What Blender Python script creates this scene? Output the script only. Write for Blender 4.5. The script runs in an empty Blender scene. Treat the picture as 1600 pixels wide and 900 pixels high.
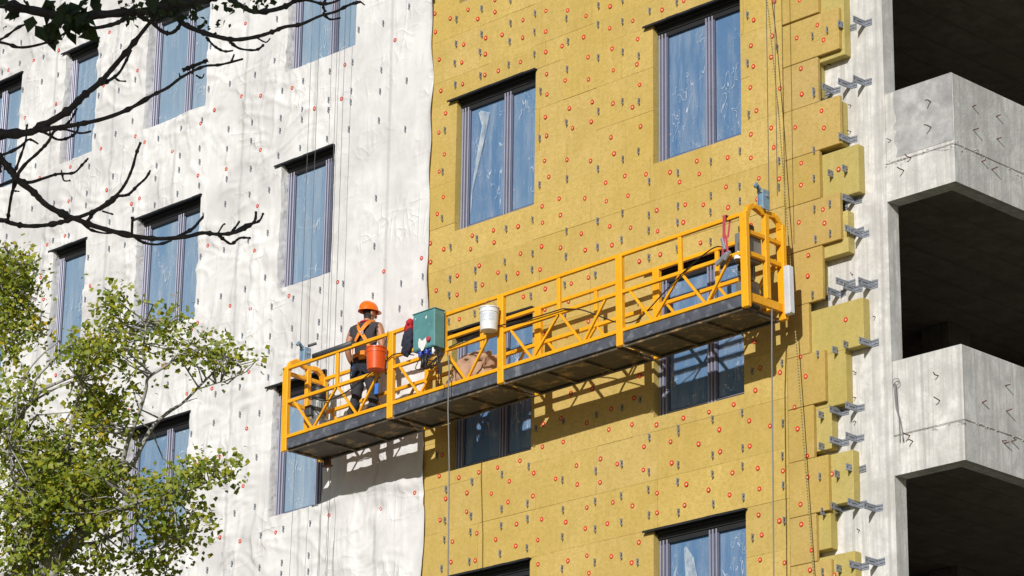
import bpy, bmesh, math, random
import numpy as np
from mathutils import Vector, Matrix, Euler
random.seed(7); rng = np.random.default_rng(7)
SC = bpy.context.scene
COL = SC.collection
# ---------------------------------------------------------------- camera, sky, sun, exposure
CAM = np.array([21.7028, -25.9651, 1.6]); YAW, PITCH, ROLL, FPX = -0.7890, 0.3331, 0.0144, 4868.5
FW = np.array([math.sin(YAW)*math.cos(PITCH), math.cos(YAW)*math.cos(PITCH), math.sin(PITCH)])
_r = np.array([math.cos(YAW), -math.sin(YAW), 0.0]); _u = np.cross(_r, FW)
RT = _r*math.cos(ROLL)+_u*math.sin(ROLL); UP = -_r*math.sin(ROLL)+_u*math.cos(ROLL)
cd = bpy.data.cameras.new('camera'); cam = bpy.data.objects.new('camera', cd); COL.objects.link(cam)
cd.sensor_width = 36.0; cd.lens = FPX/1600*36.0; cd.clip_end = 3000
cam.matrix_world = Matrix(((RT[0], UP[0], -FW[0], CAM[0]), (RT[1], UP[1], -FW[1], CAM[1]), (RT[2], UP[2], -FW[2], CAM[2]), (0, 0, 0, 1)))
SC.camera = cam
SUN = Vector((-0.47, 1.0, -0.50)).normalized()          # the way the light travels
wd = bpy.data.worlds.new('World'); SC.world = wd; wd.use_nodes = True
nt = wd.node_tree; nt.nodes.clear()
sk = nt.nodes.new('ShaderNodeTexSky'); sk.sky_type = 'NISHITA'; sk.sun_disc = False
sk.sun_elevation = math.asin(-SUN.z); sk.sun_rotation = math.atan2(-SUN.x, -SUN.y)
bg = nt.nodes.new('ShaderNodeBackground'); bg.inputs[1].default_value = 0.05
wo = nt.nodes.new('ShaderNodeOutputWorld')
nt.links.new(sk.outputs[0], bg.inputs[0]); nt.links.new(bg.outputs[0], wo.inputs[0])
sl = bpy.data.lights.new('sun', 'SUN'); sl.energy = 4.0; sl.angle = math.radians(0.5); sl.color = (1.0, 0.975, 0.935)
so = bpy.data.objects.new('sun', sl); COL.objects.link(so)
so.rotation_euler = SUN.to_track_quat('-Z', 'Y').to_euler(); so.location = (10, -30, 40)
SC.view_settings.view_transform = 'Standard'; SC.view_settings.look = 'None'
SC.view_settings.gamma = 1.0; SC.view_settings.use_curve_mapping = False; SC.view_settings.exposure = 0.0

# ---------------------------------------------------------------- layout helpers: photo measurements to metres
def ray(px, py): return FW + RT*(px-800)/FPX + UP*(450-py)/FPX
def at(px, py, Y=0.0):
    d = ray(px, py); return CAM + d*((Y-CAM[1])/d[1])
def atX(px, py, X):
    d = ray(px, py); return CAM + d*((X-CAM[0])/d[0])
def away(px, py, t):
    d = ray(px, py); return CAM + d*(t/np.linalg.norm(d))

# ---------------------------------------------------------------- object helpers
def link(name, me, mats=(), parent=None):
    o = bpy.data.objects.new(name, me); COL.objects.link(o)
    if me is not None:
        for m in (mats if isinstance(mats, (list, tuple)) else [mats]):
            if me.materials.find(m.name) < 0: me.materials.append(m)
    if parent: o.parent = parent
    return o
def tag(o, label=None, cat=None, group=None, kind=None):
    if label: o['label'] = label
    if cat: o['category'] = cat
    if group: o['group'] = group
    if kind: o['kind'] = kind
    return o
def empty(name, loc=(0, 0, 0), rot=(0, 0, 0)):
    o = bpy.data.objects.new(name, None); COL.objects.link(o); o.location = loc; o.rotation_euler = rot
    o.empty_display_size = .2; return o
class MB:
    def __init__(s): s.v = []; s.f = []; s.m = []; s.sm = []
    def add(s, vs, fs, mi=0, smooth=False):
        b = len(s.v); s.v += [tuple(map(float, q)) for q in vs]
        for f in fs: s.f.append(tuple(b+i for i in f)); s.m.append(mi); s.sm.append(smooth)
        return s
    def box(s, a, b, mi=0):
        x0, y0, z0 = a; x1, y1, z1 = b
        return s.add([(x0,y0,z0),(x1,y0,z0),(x1,y1,z0),(x0,y1,z0),(x0,y0,z1),(x1,y0,z1),(x1,y1,z1),(x0,y1,z1)],
              [(0,3,2,1),(4,5,6,7),(0,1,5,4),(1,2,6,5),(2,3,7,6),(3,0,4,7)], mi)
    def cbox(s, a, b, c=.004, mi=0):
        """box with chamfered edges"""
        x0,y0,z0 = a; x1,y1,z1 = b; c = min(c, (x1-x0)*.4, (y1-y0)*.4, (z1-z0)*.4)
        bm = bmesh.new(); bmesh.ops.create_cube(bm, size=1)
        for v in bm.verts:
            v.co = Vector(((x0+x1)/2+v.co.x*(x1-x0), (y0+y1)/2+v.co.y*(y1-y0), (z0+z1)/2+v.co.z*(z1-z0)))
        bmesh.ops.bevel(bm, geom=bm.edges[:], offset=c, segments=1, affect='EDGES')
        bm.verts.index_update(); s.add([v.co for v in bm.verts], [[v.index for v in f.verts] for f in bm.faces], mi); bm.free(); return s
    def bar(s, p, q, w, h=None, mi=0, roll=None, c=.004):
        """square tube from p to q"""
        p = Vector(p); q = Vector(q); d = q-p; L = d.length; h = h or w
        up = Vector(roll) if roll else (Vector((0,1,0)) if abs(d.normalized().y) < .9 else Vector((0,0,1)))
        z = d.normalized(); x = up.cross(z).normalized(); y = z.cross(x)
        t = MB(); t.cbox((-w/2,-h/2,0),(w/2,h/2,L), c)
        return s.add([p+x*a[0]+y*a[1]+z*a[2] for a in t.v], t.f, mi)
    def tube(s, pts, r, n=6, mi=0, caps=True, smooth=True):
        P = [Vector(q) for q in pts]; R = r if isinstance(r, (list, tuple)) else [r]*len(P)
        ref = Vector((0.31, 0.2, 0.93)); vs = []; fs = []
        prev = None
        for i, q in enumerate(P):
            d = (P[min(i+1, len(P)-1)]-P[max(i-1, 0)])
            d = d.normalized() if d.length > 1e-9 else Vector((0,0,1))
            if prev is None:
                a = ref if abs(d.dot(ref)) < .95 else Vector((1,0,0)); x = d.cross(a).normalized()
            else: x = (prev-d*prev.dot(d)).normalized()
            prev = x; y = d.cross(x)
            for k in range(n):
                t = 2*math.pi*k/n; vs.append(q+(x*math.cos(t)+y*math.sin(t))*R[i])
        for i in range(len(P)-1):
            for k in range(n):
                a = i*n+k; b = i*n+(k+1) % n; fs.append((a, b, b+n, a+n))
        s.add(vs, fs, mi, smooth)
        if caps:
            b = len(s.v)-len(vs); s.f += [tuple(b+k for k in range(n-1, -1, -1)), tuple(b+(len(P)-1)*n+k for k in range(n))]; s.m += [mi]*2; s.sm += [False]*2
        return s
    def lathe(s, prof, c=(0,0,0), n=20, mi=0, smooth=True, soft=False):
        if not soft:
            for a, b in zip(prof[:-1], prof[1:]): s.lathe([a, b], c, n, mi, smooth, True)
            return s
        vs = []; fs = []
        for r, z in prof:
            for k in range(n):
                t = 2*math.pi*k/n; vs.append((c[0]+r*math.cos(t), c[1]+r*math.sin(t), c[2]+z))
        for i in range(len(prof)-1):
            for k in range(n):
                a = i*n+k; b = i*n+(k+1) % n; fs.append((a, b, b+n, a+n))
        return s.add(vs, fs, mi, smooth)
    def mesh(s, name='mesh', mats=()):
        me = bpy.data.meshes.new(name); me.from_pydata(s.v, [], s.f)
        me.polygons.foreach_set('material_index', s.m); me.polygons.foreach_set('use_smooth', s.sm)
        for m in (mats if isinstance(mats, (list, tuple)) else [mats]): me.materials.append(m)
        me.update(); return me
    def build(s, name, mats, parent=None): 
        return link(name, s.mesh(name, mats), (), parent)

def smoothline(P, sub=4):
    P = [np.array(p, float) for p in P]; out = []
    for i in range(len(P)-1):
        a = P[max(i-1, 0)]; b = P[i]; c = P[i+1]; d = P[min(i+2, len(P)-1)]
        for k in range(sub):
            t = k/sub
            out.append(.5*((2*b)+(-a+c)*t+(2*a-5*b+4*c-d)*t*t+(-a+3*b-3*c+d)*t**3))
    out.append(P[-1]); return out

# ---------------------------------------------------------------- materials
class NT:
    def __init__(s, name):
        s.m = bpy.data.materials.new(name); s.m.use_nodes = True; s.t = s.m.node_tree
        s.b = s.t.nodes['Principled BSDF']; s.out = s.t.nodes['Material Output']
    def n(s, typ, **kw):
        nd = s.t.nodes.new(typ)
        for k, v in kw.items():
            if k.startswith('i_'):
                key = k[2:]; key = int(key) if key.isdigit() else key
                nd.inputs[key].default_value = v
            else: setattr(nd, k, v)
        return nd
    def l(s, a, b): s.t.links.new(a, b)
    def coords(s, scale=(1,1,1), kind='Object'):
        tc = s.n('ShaderNodeTexCoord'); mp = s.n('ShaderNodeMapping'); mp.inputs['Scale'].default_value = scale
        s.l(tc.outputs[kind], mp.inputs['Vector']); return mp.outputs[0]
    def world(s, scale=(1,1,1)):
        g = s.n('ShaderNodeNewGeometry'); mp = s.n('ShaderNodeMapping'); mp.inputs['Scale'].default_value = scale
        s.l(g.outputs['Position'], mp.inputs['Vector']); return mp.outputs[0]
    def noise(s, vec, scale, detail=4, rough=.55, dist=0.0):
        nd = s.n('ShaderNodeTexNoise'); nd.inputs['Scale'].default_value = scale; nd.inputs['Detail'].default_value = detail
        nd.inputs['Roughness'].default_value = rough; nd.inputs['Distortion'].default_value = dist
        s.l(vec, nd.inputs['Vector']); return nd.outputs['Fac']
    def ramp(s, fac, stops):
        r = s.n('ShaderNodeValToRGB'); e = r.color_ramp.elements
        while len(e) < len(stops): e.new(.5)
        for i, (p, c) in enumerate(stops):
            e[i].position = p; e[i].color = (c, c, c, 1) if isinstance(c, (int, float)) else (*c, 1)
        s.l(fac, r.inputs[0]); return r.outputs[0]
    def mix(s, fac, a, b, mode='MIX'):
        m = s.n('ShaderNodeMix', data_type='RGBA', blend_type=mode)
        for sock, v in ((m.inputs[0], fac), (m.inputs[6], a), (m.inputs[7], b)):
            if isinstance(v, (int, float)): sock.default_value = v
            elif isinstance(v, tuple): sock.default_value = (*v, 1)
            else: s.l(v, sock)
        return m.outputs[2]
    def bump(s, h, strength=.3, dist=.01, normal=None):
        b = s.n('ShaderNodeBump'); b.inputs['Strength'].default_value = strength; b.inputs['Distance'].default_value = dist
        s.l(h, b.inputs['Height'])
        if normal: s.l(normal, b.inputs['Normal'])
        return b.outputs[0]
    def fin(s, col, rough=.7, nrm=None, metal=0.0, spec=.5):
        if isinstance(col, tuple): s.b.inputs['Base Color'].default_value = (*col, 1)
        else: s.l(col, s.b.inputs['Base Color'])
        if isinstance(rough, (int, float)): s.b.inputs['Roughness'].default_value = rough
        else: s.l(rough, s.b.inputs['Roughness'])
        s.b.inputs['Metallic'].default_value = metal; s.b.inputs['Specular IOR Level'].default_value = spec
        if nrm: s.l(nrm, s.b.inputs['Normal'])
        return s.m

def m_wool(name, c1, c2, dark):
    t = NT(name); w = t.world(); oi = t.n('ShaderNodeObjectInfo')
    base = t.mix(oi.outputs['Random'], c1, c2)
    hs = t.n('ShaderNodeHueSaturation'); t.l(base, hs.inputs['Color']); mr = t.n('ShaderNodeMath', operation='MULTIPLY'); mr.inputs[1].default_value = 7.31; t.l(oi.outputs['Random'], mr.inputs[0]); fr = t.n('ShaderNodeMath', operation='FRACT'); t.l(mr.outputs[0], fr.inputs[0])
    mv = t.n('ShaderNodeMapRange'); mv.inputs[3].default_value = .84; mv.inputs[4].default_value = 1.04; t.l(fr.outputs[0], mv.inputs[0]); t.l(mv.outputs[0], hs.inputs['Value'])
    ms = t.n('ShaderNodeMapRange'); ms.inputs[3].default_value = .88; ms.inputs[4].default_value = 1.06; t.l(oi.outputs['Random'], ms.inputs[0]); t.l(ms.outputs[0], hs.inputs['Saturation']); base = hs.outputs[0]
    fib = t.noise(t.world((1, 1, 2.2)), 85, 3, .7); big = t.noise(w, 2.3, 4, .6); strk = t.noise(t.world((9, 1, .8)), 2.0, 3)
    c = t.mix(t.ramp(fib, [(.33, .0), (.62, 1.0)]), dark, base)
    c = t.mix(t.ramp(t.noise(t.world((1, 1, 1.4)), 17, 4, .65), [(.36, .55), (.58, 0.0)]), c, tuple(x*.80 for x in dark))
    c = t.mix(t.ramp(t.noise(t.world((1.6, 1, .7)), 6, 3, .6), [(.52, 0.0), (.72, .38)]), c, (c1[0]*1.08, c1[1]*1.0, c1[2]*1.35))
    c = t.mix(t.ramp(t.noise(w, .55, 3, .5), [(.40, .34), (.60, 0.0)]), c, (dark[0]*.92, dark[1]*.90, dark[2]*.72))
    c = t.mix(t.ramp(t.noise(t.world((1, 1, 2.6)), 30, 4, .75, .5), [(.30, .6), (.46, 0.0)]), c, tuple(x*.62 for x in dark))
    c = t.mix(t.ramp(big, [(.30, .30), (.60, 0.0)]), c, tuple(x*.72 for x in dark))
    c = t.mix(t.ramp(strk, [(.35, .25), (.55, 0.0)]), c, (c2[0]*.86, c2[1]*.84, c2[2]*.8))
    return t.fin(c, .95, t.bump(t.noise(w, 60, 4, .75), .55, .008), spec=.15)
M = {}
M['wool'] = m_wool('mineral_wool', (.725, .525, .165), (.69, .52, .195), (.545, .385, .10))
M['wool_warm'] = m_wool('mineral_wool_warm', (.655, .465, .165), (.60, .45, .16), (.52, .36, .10))
M['wool_inner'] = m_wool('mineral_wool_inner', (.63, .525, .20), (.60, .50, .19), (.50, .40, .12))

def m_concrete(name, c, dark, streak=.5, patch=0.0, lines=True):
    t = NT(name); w = t.world()
    big = t.noise(w, 1.1, 5, .6); st = t.noise(t.world((7, 7, .35)), 1.6, 5, .65); fine = t.noise(w, 40, 4, .7)
    col = t.mix(t.ramp(big, [(.34, .85), (.60, 0.0)]), c, dark); blot = t.noise(w, 2.4, 6, .66, .5); col = t.mix(t.ramp(blot, [(.46, 0.0), (.64, .72)]), col, tuple(x*.70 for x in dark))
    col = t.mix(t.ramp(st, [(.36, streak), (.55, 0.0)]), col, tuple(x*.62 for x in c))
    drip = t.noise(t.world((16, 16, .9)), 1.5, 4, .6); col = t.mix(t.ramp(drip, [(.50, 0.0), (.66, streak*.8)]), col, (c[0]*.55, c[1]*.54, c[2]*.48))
    col = t.mix(t.ramp(t.noise(w, 5.5, 5, .65), [(.38, .50), (.56, 0.0)]), col, tuple(x*.70 for x in dark))
    col = t.mix(t.ramp(fine, [(.25, .35), (.5, 0.0)]), col, tuple(x*.7 for x in dark))
    if patch:
        p = t.noise(w, 4.2, 5, .62, .15); col = t.mix(t.ramp(p, [(.48, 0.0), (.72, patch*.8)]), col, (.24, .24, .24))
    h = fine
    if lines:
        wv = t.n('ShaderNodeTexWave', wave_type='BANDS', bands_direction='X'); wv.inputs['Scale'].default_value = .62
        wv.inputs['Distortion'].default_value = .25; wv.inputs['Detail'].default_value = 1
        t.l(t.world((1, 1, .02)), wv.inputs['Vector'])
        col = t.mix(t.ramp(wv.outputs['Fac'], [(.965, 0.0), (.995, .42)]), col, tuple(x*.45 for x in c))
    pit = t.ramp(t.noise(w, 95, 2, .5), [(.22, 1.0), (.30, 0.0)])
    col = t.mix(pit, col, tuple(x*.35 for x in c))
    return t.fin(col, .92, t.bump(t.noise(w, 22, 6, .7), .45, .012), spec=.2)
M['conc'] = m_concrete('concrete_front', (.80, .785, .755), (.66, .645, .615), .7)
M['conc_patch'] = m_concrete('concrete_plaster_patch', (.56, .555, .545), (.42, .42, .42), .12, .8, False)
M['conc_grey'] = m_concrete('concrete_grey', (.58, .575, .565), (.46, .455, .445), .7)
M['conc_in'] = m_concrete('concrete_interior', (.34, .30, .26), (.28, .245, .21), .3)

def m_membrane():
    t = NT('membrane_fabric'); w = t.world()
    big = t.noise(w, .8, 4, .6, .3); st = t.noise(t.world((5, 1, .6)), 2.2, 4); shade_patch = t.noise(w, 2.6, 6, .68, .4)
    c = t.mix(t.ramp(big, [(.38, .85), (.58, 0.0)]), (.775, .77, .76), (.62, .605, .60))
    c = t.mix(t.ramp(shade_patch, [(.32, .45), (.50, 0.0)]), c, (.57, .555, .545))  # both patch layers put the sheet's grey shading into its colour
    c = t.mix(t.ramp(st, [(.3, .35), (.5, 0.0)]), c, (.60, .585, .58))
    def crease(vec, sc, dist):
        f = t.noise(vec, sc, 1, .4, dist); m1 = t.n('ShaderNodeMath', operation='SUBTRACT'); m1.inputs[1].default_value = .5; t.l(f, m1.inputs[0])
        m2 = t.n('ShaderNodeMath', operation='ABSOLUTE'); t.l(m1.outputs[0], m2.inputs[0]); return t.ramp(m2.outputs[0], [(0.0, 1.0), (.03, .42), (.11, 0.0)])
    gate = t.ramp(t.noise(w, 1.3, 3, .5), [(.48, 0.0), (.66, 1.0)])
    h = t.mix(1.0, crease(t.world((2.0, 1, .45)), 1.9, .5), crease(t.world((.45, 1, 1.7)), 1.8, .6), 'ADD'); h = t.mix(1.0, h, crease(t.world((1.1, 1, 1.0)), 3.2, .3), 'ADD')
    h = t.mix(1.0, h, gate, 'MULTIPLY')
    # welded seams between the vertical strips
    wv = t.n('ShaderNodeTexWave', wave_type='BANDS', bands_direction='X'); wv.inputs['Scale'].default_value = .208; wv.inputs['Distortion'].default_value = .05; t.l(t.world((1, 1, .2)), wv.inputs['Vector'])
    c = t.mix(t.ramp(wv.outputs['Fac'], [(.994, 0.0), (.9995, .50)]), c, (.42, .41, .41))
    n1 = t.bump(h, .50, .020); n2 = t.bump(t.noise(w, 9, 2, .5), .10, .01, n1)
    return t.fin(c, .55, n2, spec=.3)
M['membrane'] = m_membrane()

def m_simple(name, c, rough=.5, var=.15, scale=8.0, metal=0.0, bump=0.0, spec=.5, dirt=None, dirt_amt=.5):
    t = NT(name); w = t.coords()
    n1 = t.noise(w, scale, 4, .6)
    col = t.mix(t.ramp(n1, [(.3, 1.0), (.65, 0.0)]), c, tuple(x*(1-var) for x in c))
    if dirt: col = t.mix(t.ramp(t.noise(t.world((1, 1, 1)), scale*.7+3, 6, .7, .4), [(.52, 0.0), (.68, dirt_amt)]), col, dirt)
    nr = t.bump(t.noise(w, scale*6, 3), bump, .004) if bump else None
    return t.fin(col, rough, nr, metal, spec)
def m_yellow():
    t = NT('yellow_paint'); w = t.world()
    c = t.mix(t.ramp(t.noise(w, 3.0, 4, .6), [(.35, .55), (.65, 0.0)]), (.93, .44, .006), (.80, .34, .006))
    c = t.mix(t.ramp(t.noise(w, 14, 6, .7, .4), [(.56, 0.0), (.70, .55)]), c, (.45, .17, .02))
    c = t.mix(t.ramp(t.noise(w, 38, 4, .6), [(.67, 0.0), (.71, .85)]), c, (.16, .075, .03))
    c = t.mix(t.ramp(t.noise(t.world((1, 1, 1.7)), 21, 3, .6, .8), [(.70, 0.0), (.74, .8)]), c, (.72, .68, .58))
    return t.fin(c, t.ramp(t.noise(w, 9, 3), [(.3, .35), (.7, .62)]), t.bump(t.noise(w, 60, 3), .12, .003))
M['yellow'] = m_yellow()
M['yellow_old'] = m_simple('yellow_paint', (.93, .44, .006), .42, .16, 4, dirt=(.42, .16, .02), dirt_amt=.45, bump=.05)
M['deck'] = m_simple('deck_underside', (.10, .08, .055), .75, .4, 2.0, bump=.3, dirt=(.50, .31, .14), dirt_amt=.85)
M['skirt'] = m_simple('painted_channel', (.115, .125, .15), .5, .35, 7, dirt=(.34, .36, .39), dirt_amt=.6, bump=.2, metal=.2)
M['steel'] = m_simple('galvanised_steel', (.50, .53, .58), .42, .2, 12, metal=.65)
M['alu'] = m_simple('aluminium', (.36, .385, .435), .48, .35, 14, metal=.35)
M['alu_shade'] = m_simple('bracket_recess_shade', (.05, .055, .065), .6, .2, 14, metal=.3)  # dark tone stands in for shade inside the bracket recesses
M['red'] = m_simple('red_plastic', (.70, .045, .016), .8, .2, 20, spec=.08)
M['pin'] = m_simple('anchor_pin', (.72, .52, .34), .6, .1, 20, spec=.2)
M['red_white'] = m_simple('red_plastic_under_film', (.66, .075, .07), .8, .2, 20, spec=.1)
M['rust'] = m_simple('rusty_steel', (.15, .055, .032), .85, .4, 30, bump=.3)
M['frame'] = m_simple('window_profile', (.115, .125, .185), .32, .15, 3, metal=.2)
M['ridge_highlight'] = m_simple('window_profile_highlight', (.36, .365, .46), .30, .15, 3, metal=.3)  # lighter tone carries the sun highlight on the profile ridges
M['flash'] = m_simple('black_flashing', (.020, .020, .022), .55, .2, 5)
M['black'] = m_simple('black_rubber', (.014, .015, .018), .5, .2, 8)
M['darkgrey'] = m_simple('dark_grey_paint', (.065, .07, .08), .5, .2, 8)
M['greybox'] = m_simple('grey_enamel', (.20, .21, .205), .4, .15, 6)
M['hoist'] = m_simple('hoist_alloy', (.22, .235, .23), .42, .2, 9, metal=.3)
M['teal'] = m_simple('teal_enamel', (.105, .28, .29), .45, .2, 5, dirt=(.16, .40, .41), dirt_amt=.4)
M['splat'] = m_simple('white_plaster_splash', (.78, .77, .74), .8, .1, 20)
M['bluelock'] = m_simple('blue_grey_lock', (.24, .38, .52), .4, .25, 12, metal=.2)
M['blue'] = m_simple('blue_plastic', (.025, .075, .50), .4, .15, 9)
M['bluecloth'] = m_simple('blue_webbing', (.03, .17, .60), .7, .15, 9)
M['orange'] = m_simple('orange_plastic', (.80, .105, .012), .35, .15, 7, dirt=(.58, .09, .02), dirt_amt=.4)
M['helmet'] = m_simple('helmet_plastic', (.90, .17, .008), .28, .05, 4)
M['harness'] = m_simple('harness_webbing', (.88, .27, .02), .7, .15, 16)
M['vest'] = m_simple('charcoal_cloth', (.052, .045, .052), .9, .3, 9, bump=.3)
M['trouser'] = m_simple('trouser_cloth', (.042, .040, .046), .9, .35, 8, bump=.3)
M['trouser2'] = m_simple('trouser_panel', (.016, .020, .034), .9, .3, 8, bump=.3)
M['skin'] = m_simple('skin', (.46, .215, .125), .5, .12, 12)
M['hair'] = m_simple('hair', (.025, .016, .012), .7, .2, 30)
M['redcloth'] = m_simple('red_cloth', (.52, .022, .035), .85, .25, 9, bump=.3)
M['navycloth'] = m_simple('navy_cloth', (.030, .032, .055), .9, .3, 9, bump=.3)
M['pinkstrap'] = m_simple('red_webbing', (.50, .07, .10), .75, .3, 15)
M['whiteplastic'] = m_simple('white_plastic', (.80, .82, .82), .4, .08, 6, dirt=(.62, .66, .70), dirt_amt=.5)
M['whitefoam'] = m_simple('white_bumper', (.60, .615, .64), .6, .15, 6)
M['sack'] = m_simple('brown_paper', (.52, .33, .22), .9, .2, 5, bump=.6)
M['cable'] = m_simple('grey_cable', (.22, .225, .235), .6, .2, 8)
M['wire'] = m_simple('wire_rope', (.24, .24, .25), .5, .2, 40, metal=.3)
M['bottle'] = m_simple('clear_plastic', (.55, .66, .72), .15, .1, 8)
M['bark_light'] = m_simple('pale_bark', (.42, .40, .365), .85, .4, 14, bump=.5)
M['bark'] = m_simple('dark_bark', (.125, .110, .115), .9, .5, 24, bump=.5)
def m_rope():
    t = NT('striped_rope'); w = t.world()
    wv = t.n('ShaderNodeTexWave', wave_type='BANDS', bands_direction='Z'); wv.inputs['Scale'].default_value = 9.0; t.l(w, wv.inputs['Vector'])
    return t.fin(t.mix(t.ramp(wv.outputs['Fac'], [(.45, 0.0), (.55, 1.0)]), (.14, .12, .06), (.46, .38, .14)), .9)
M['rope'] = m_rope()
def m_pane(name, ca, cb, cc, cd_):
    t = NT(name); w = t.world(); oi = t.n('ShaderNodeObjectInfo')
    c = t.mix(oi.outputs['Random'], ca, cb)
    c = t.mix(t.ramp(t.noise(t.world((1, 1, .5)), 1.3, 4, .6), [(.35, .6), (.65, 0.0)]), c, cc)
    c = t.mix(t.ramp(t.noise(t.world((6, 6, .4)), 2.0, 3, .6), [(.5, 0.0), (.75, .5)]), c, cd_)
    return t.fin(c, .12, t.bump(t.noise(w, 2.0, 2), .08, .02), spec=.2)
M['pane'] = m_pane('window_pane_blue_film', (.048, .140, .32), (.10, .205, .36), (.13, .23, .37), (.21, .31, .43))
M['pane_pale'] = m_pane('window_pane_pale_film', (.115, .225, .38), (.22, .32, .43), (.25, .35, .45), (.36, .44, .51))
def m_film():
    t = NT('wrinkled_protective_film'); w = t.world()
    r1 = t.noise(t.world((1.7, 1, .42)), 2.6, 2, .5, .45); r2 = t.noise(t.world((1.2, 1, .55)), 5.5, 2, .5, .8)
    def ridge(f, wd):
        return t.ramp(f, [(.5-wd, 0.0), (.5-wd*.2, 1.0), (.5+wd*.2, 1.0), (.5+wd, 0.0)])
    a = ridge(r1, .007); b = ridge(r2, .009)
    gate = t.ramp(t.noise(w, 2.6, 3, .5), [(.50, 0.0), (.60, 1.0)])
    m = t.mix(1.0, t.mix(1.0, a, b, 'ADD'), gate, 'MULTIPLY')
    haze = t.ramp(t.noise(t.world((3, 1, .5)), 2.2, 4, .65), [(.44, .0), (.76, .42)])
    fac = t.mix(1.0, m, haze, 'ADD')
    p = t.b; p.inputs['Base Color'].default_value = (.72, .78, .84, 1); p.inputs['Roughness'].default_value = .22
    p.inputs['Specular IOR Level'].default_value = .4
    t.l(t.bump(t.mix(1.0, r1, r2, 'ADD'), .9, .03), p.inputs['Normal'])
    tr = t.n('ShaderNodeBsdfTransparent'); mx = t.n('ShaderNodeMixShader'); cl = t.n('ShaderNodeClamp')
    mth = t.n('ShaderNodeMath', operation='MULTIPLY_ADD'); mth.inputs[1].default_value = .58; mth.inputs[2].default_value = .03
    t.l(fac, mth.inputs[0]); t.l(mth.outputs[0], cl.inputs[0])
    t.l(cl.outputs[0], mx.inputs[0]); t.l(tr.outputs[0], mx.inputs[1]); t.l(p.outputs[0], mx.inputs[2]); t.l(mx.outputs[0], t.out.inputs[0])
    return t.m
M['film'] = m_film()
def m_leaf(name, cols, rough=.5, trans=.35):
    t = NT(name); g = t.n('ShaderNodeNewGeometry')
    c = t.ramp(g.outputs['Random Per Island'], [(i/max(1, len(cols)-1), k) for i, k in enumerate(cols)])
    p = t.b; t.l(c, p.inputs['Base Color']); p.inputs['Roughness'].default_value = rough
    tl = t.n('ShaderNodeBsdfTranslucent'); t.l(c, tl.inputs[0]); mx = t.n('ShaderNodeMixShader'); mx.inputs[0].default_value = trans
    t.l(p.outputs[0], mx.inputs[1]); t.l(tl.outputs[0], mx.inputs[2]); t.l(mx.outputs[0], t.out.inputs[0]); return t.m
M['leaf'] = m_leaf('green_leaves', [(.15, .215, .02), (.25, .315, .025), (.19, .26, .025), (.35, .38, .025), (.12, .175, .02), (.42, .40, .025), (.25, .31, .03)])
M['leaf_yellow'] = m_leaf('yellow_leaves', [(.52, .48, .03), (.42, .44, .03), (.60, .40, .02), (.40, .43, .03)])
M['leaf_dark'] = m_leaf('dark_leaves', [(.06, .09, .026), (.085, .12, .03), (.065, .10, .03)], .5, .2)
def m_ground():
    t = NT('ground_soil'); w = t.world()
    c = t.mix(t.ramp(t.noise(w, .25, 6, .6), [(.4, 0.0), (.6, 1.0)]), (.12, .10, .07), (.09, .105, .045))
    return t.fin(c, .95, t.bump(t.noise(w, 3, 6), .5, .05))
M['ground'] = m_ground()

# ---------------------------------------------------------------- ground
g = MB(); g.add([(-600,-600,0),(600,-600,0),(600,600,0),(-600,600,0)], [(0,1,2,3)])
tag(g.build('ground', M['ground']), kind='structure')

# ---------------------------------------------------------------- building: openings
S, HD, FH = 15.3735, 17.2056, 3.2        # sill, head and storey height
COLS = {'A': (-5.516, -4.077), 'B': (-2.053, -.644), 'C': (-8.953, -7.53), 'D': (-12.102, -10.693), 'E': (-14.114, -13.315), 'F': (-16.70, -15.23)}
FLOORS = {'A': (-2, -1, 0, 1), 'B': (-2, -1, 0), 'C': (-2, -1, 0, 1), 'D': (-1, 0, 1), 'E': (-1, 0, 1), 'F': (-1, 0, 1)}
WINS = [(c, k, COLS[c][0], COLS[c][1], S+FH*k, HD+FH*k) for c in COLS for k in FLOORS[c]]
YC = .17
bld = empty('apartment_building', (0, 0, 0))
tag(bld, 'unfinished concrete apartment block, half clad in yellow insulation boards, with open loggias', 'building')

def grid_solid(mb, x0, x1, z0, z1, y0, y1, holes, mi=0, back=True, jit=0.0):
    """a slab in the facade plane with rectangular holes, their reveals included"""
    xs = sorted({x0, x1, *[v for h in holes for v in h[:2] if x0 < v < x1]})
    zs = sorted({z0, z1, *[v for h in holes for v in h[2:] if z0 < v < z1]})
    nx, nz = len(xs)-1, len(zs)-1
    ins = lambda i, j: 0 <= i < nx and 0 <= j < nz and not any(h[0] <= (xs[i]+xs[i+1])/2 <= h[1] and h[2] <= (zs[j]+zs[j+1])/2 <= h[3] for h in holes)
    any_ = False
    for i in range(nx):
        for j in range(nz):
            if not ins(i, j): continue
            any_ = True
            a, b, c, d = xs[i], xs[i+1], zs[j], zs[j+1]
            mb.add([(a,y0,c),(b,y0,c),(b,y0,d),(a,y0,d)], [(0,1,2,3)], mi)
            if back: mb.add([(a,y1,c),(b,y1,c),(b,y1,d),(a,y1,d)], [(3,2,1,0)], mi)
            if not ins(i-1, j): mb.add([(a,y1,c),(a,y0,c),(a,y0,d),(a,y1,d)], [(0,1,2,3)], mi)
            if not ins(i+1, j): mb.add([(b,y0,c),(b,y1,c),(b,y1,d),(b,y0,d)], [(0,1,2,3)], mi)
            if not ins(i, j-1): mb.add([(a,y1,c),(b,y1,c),(b,y0,c),(a,y0,c)], [(0,1,2,3)], mi)
            if not ins(i, j+1): mb.add([(a,y0,d),(b,y0,d),(b,y1,d),(a,y1,d)], [(0,1,2,3)], mi)
    return any_
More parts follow.
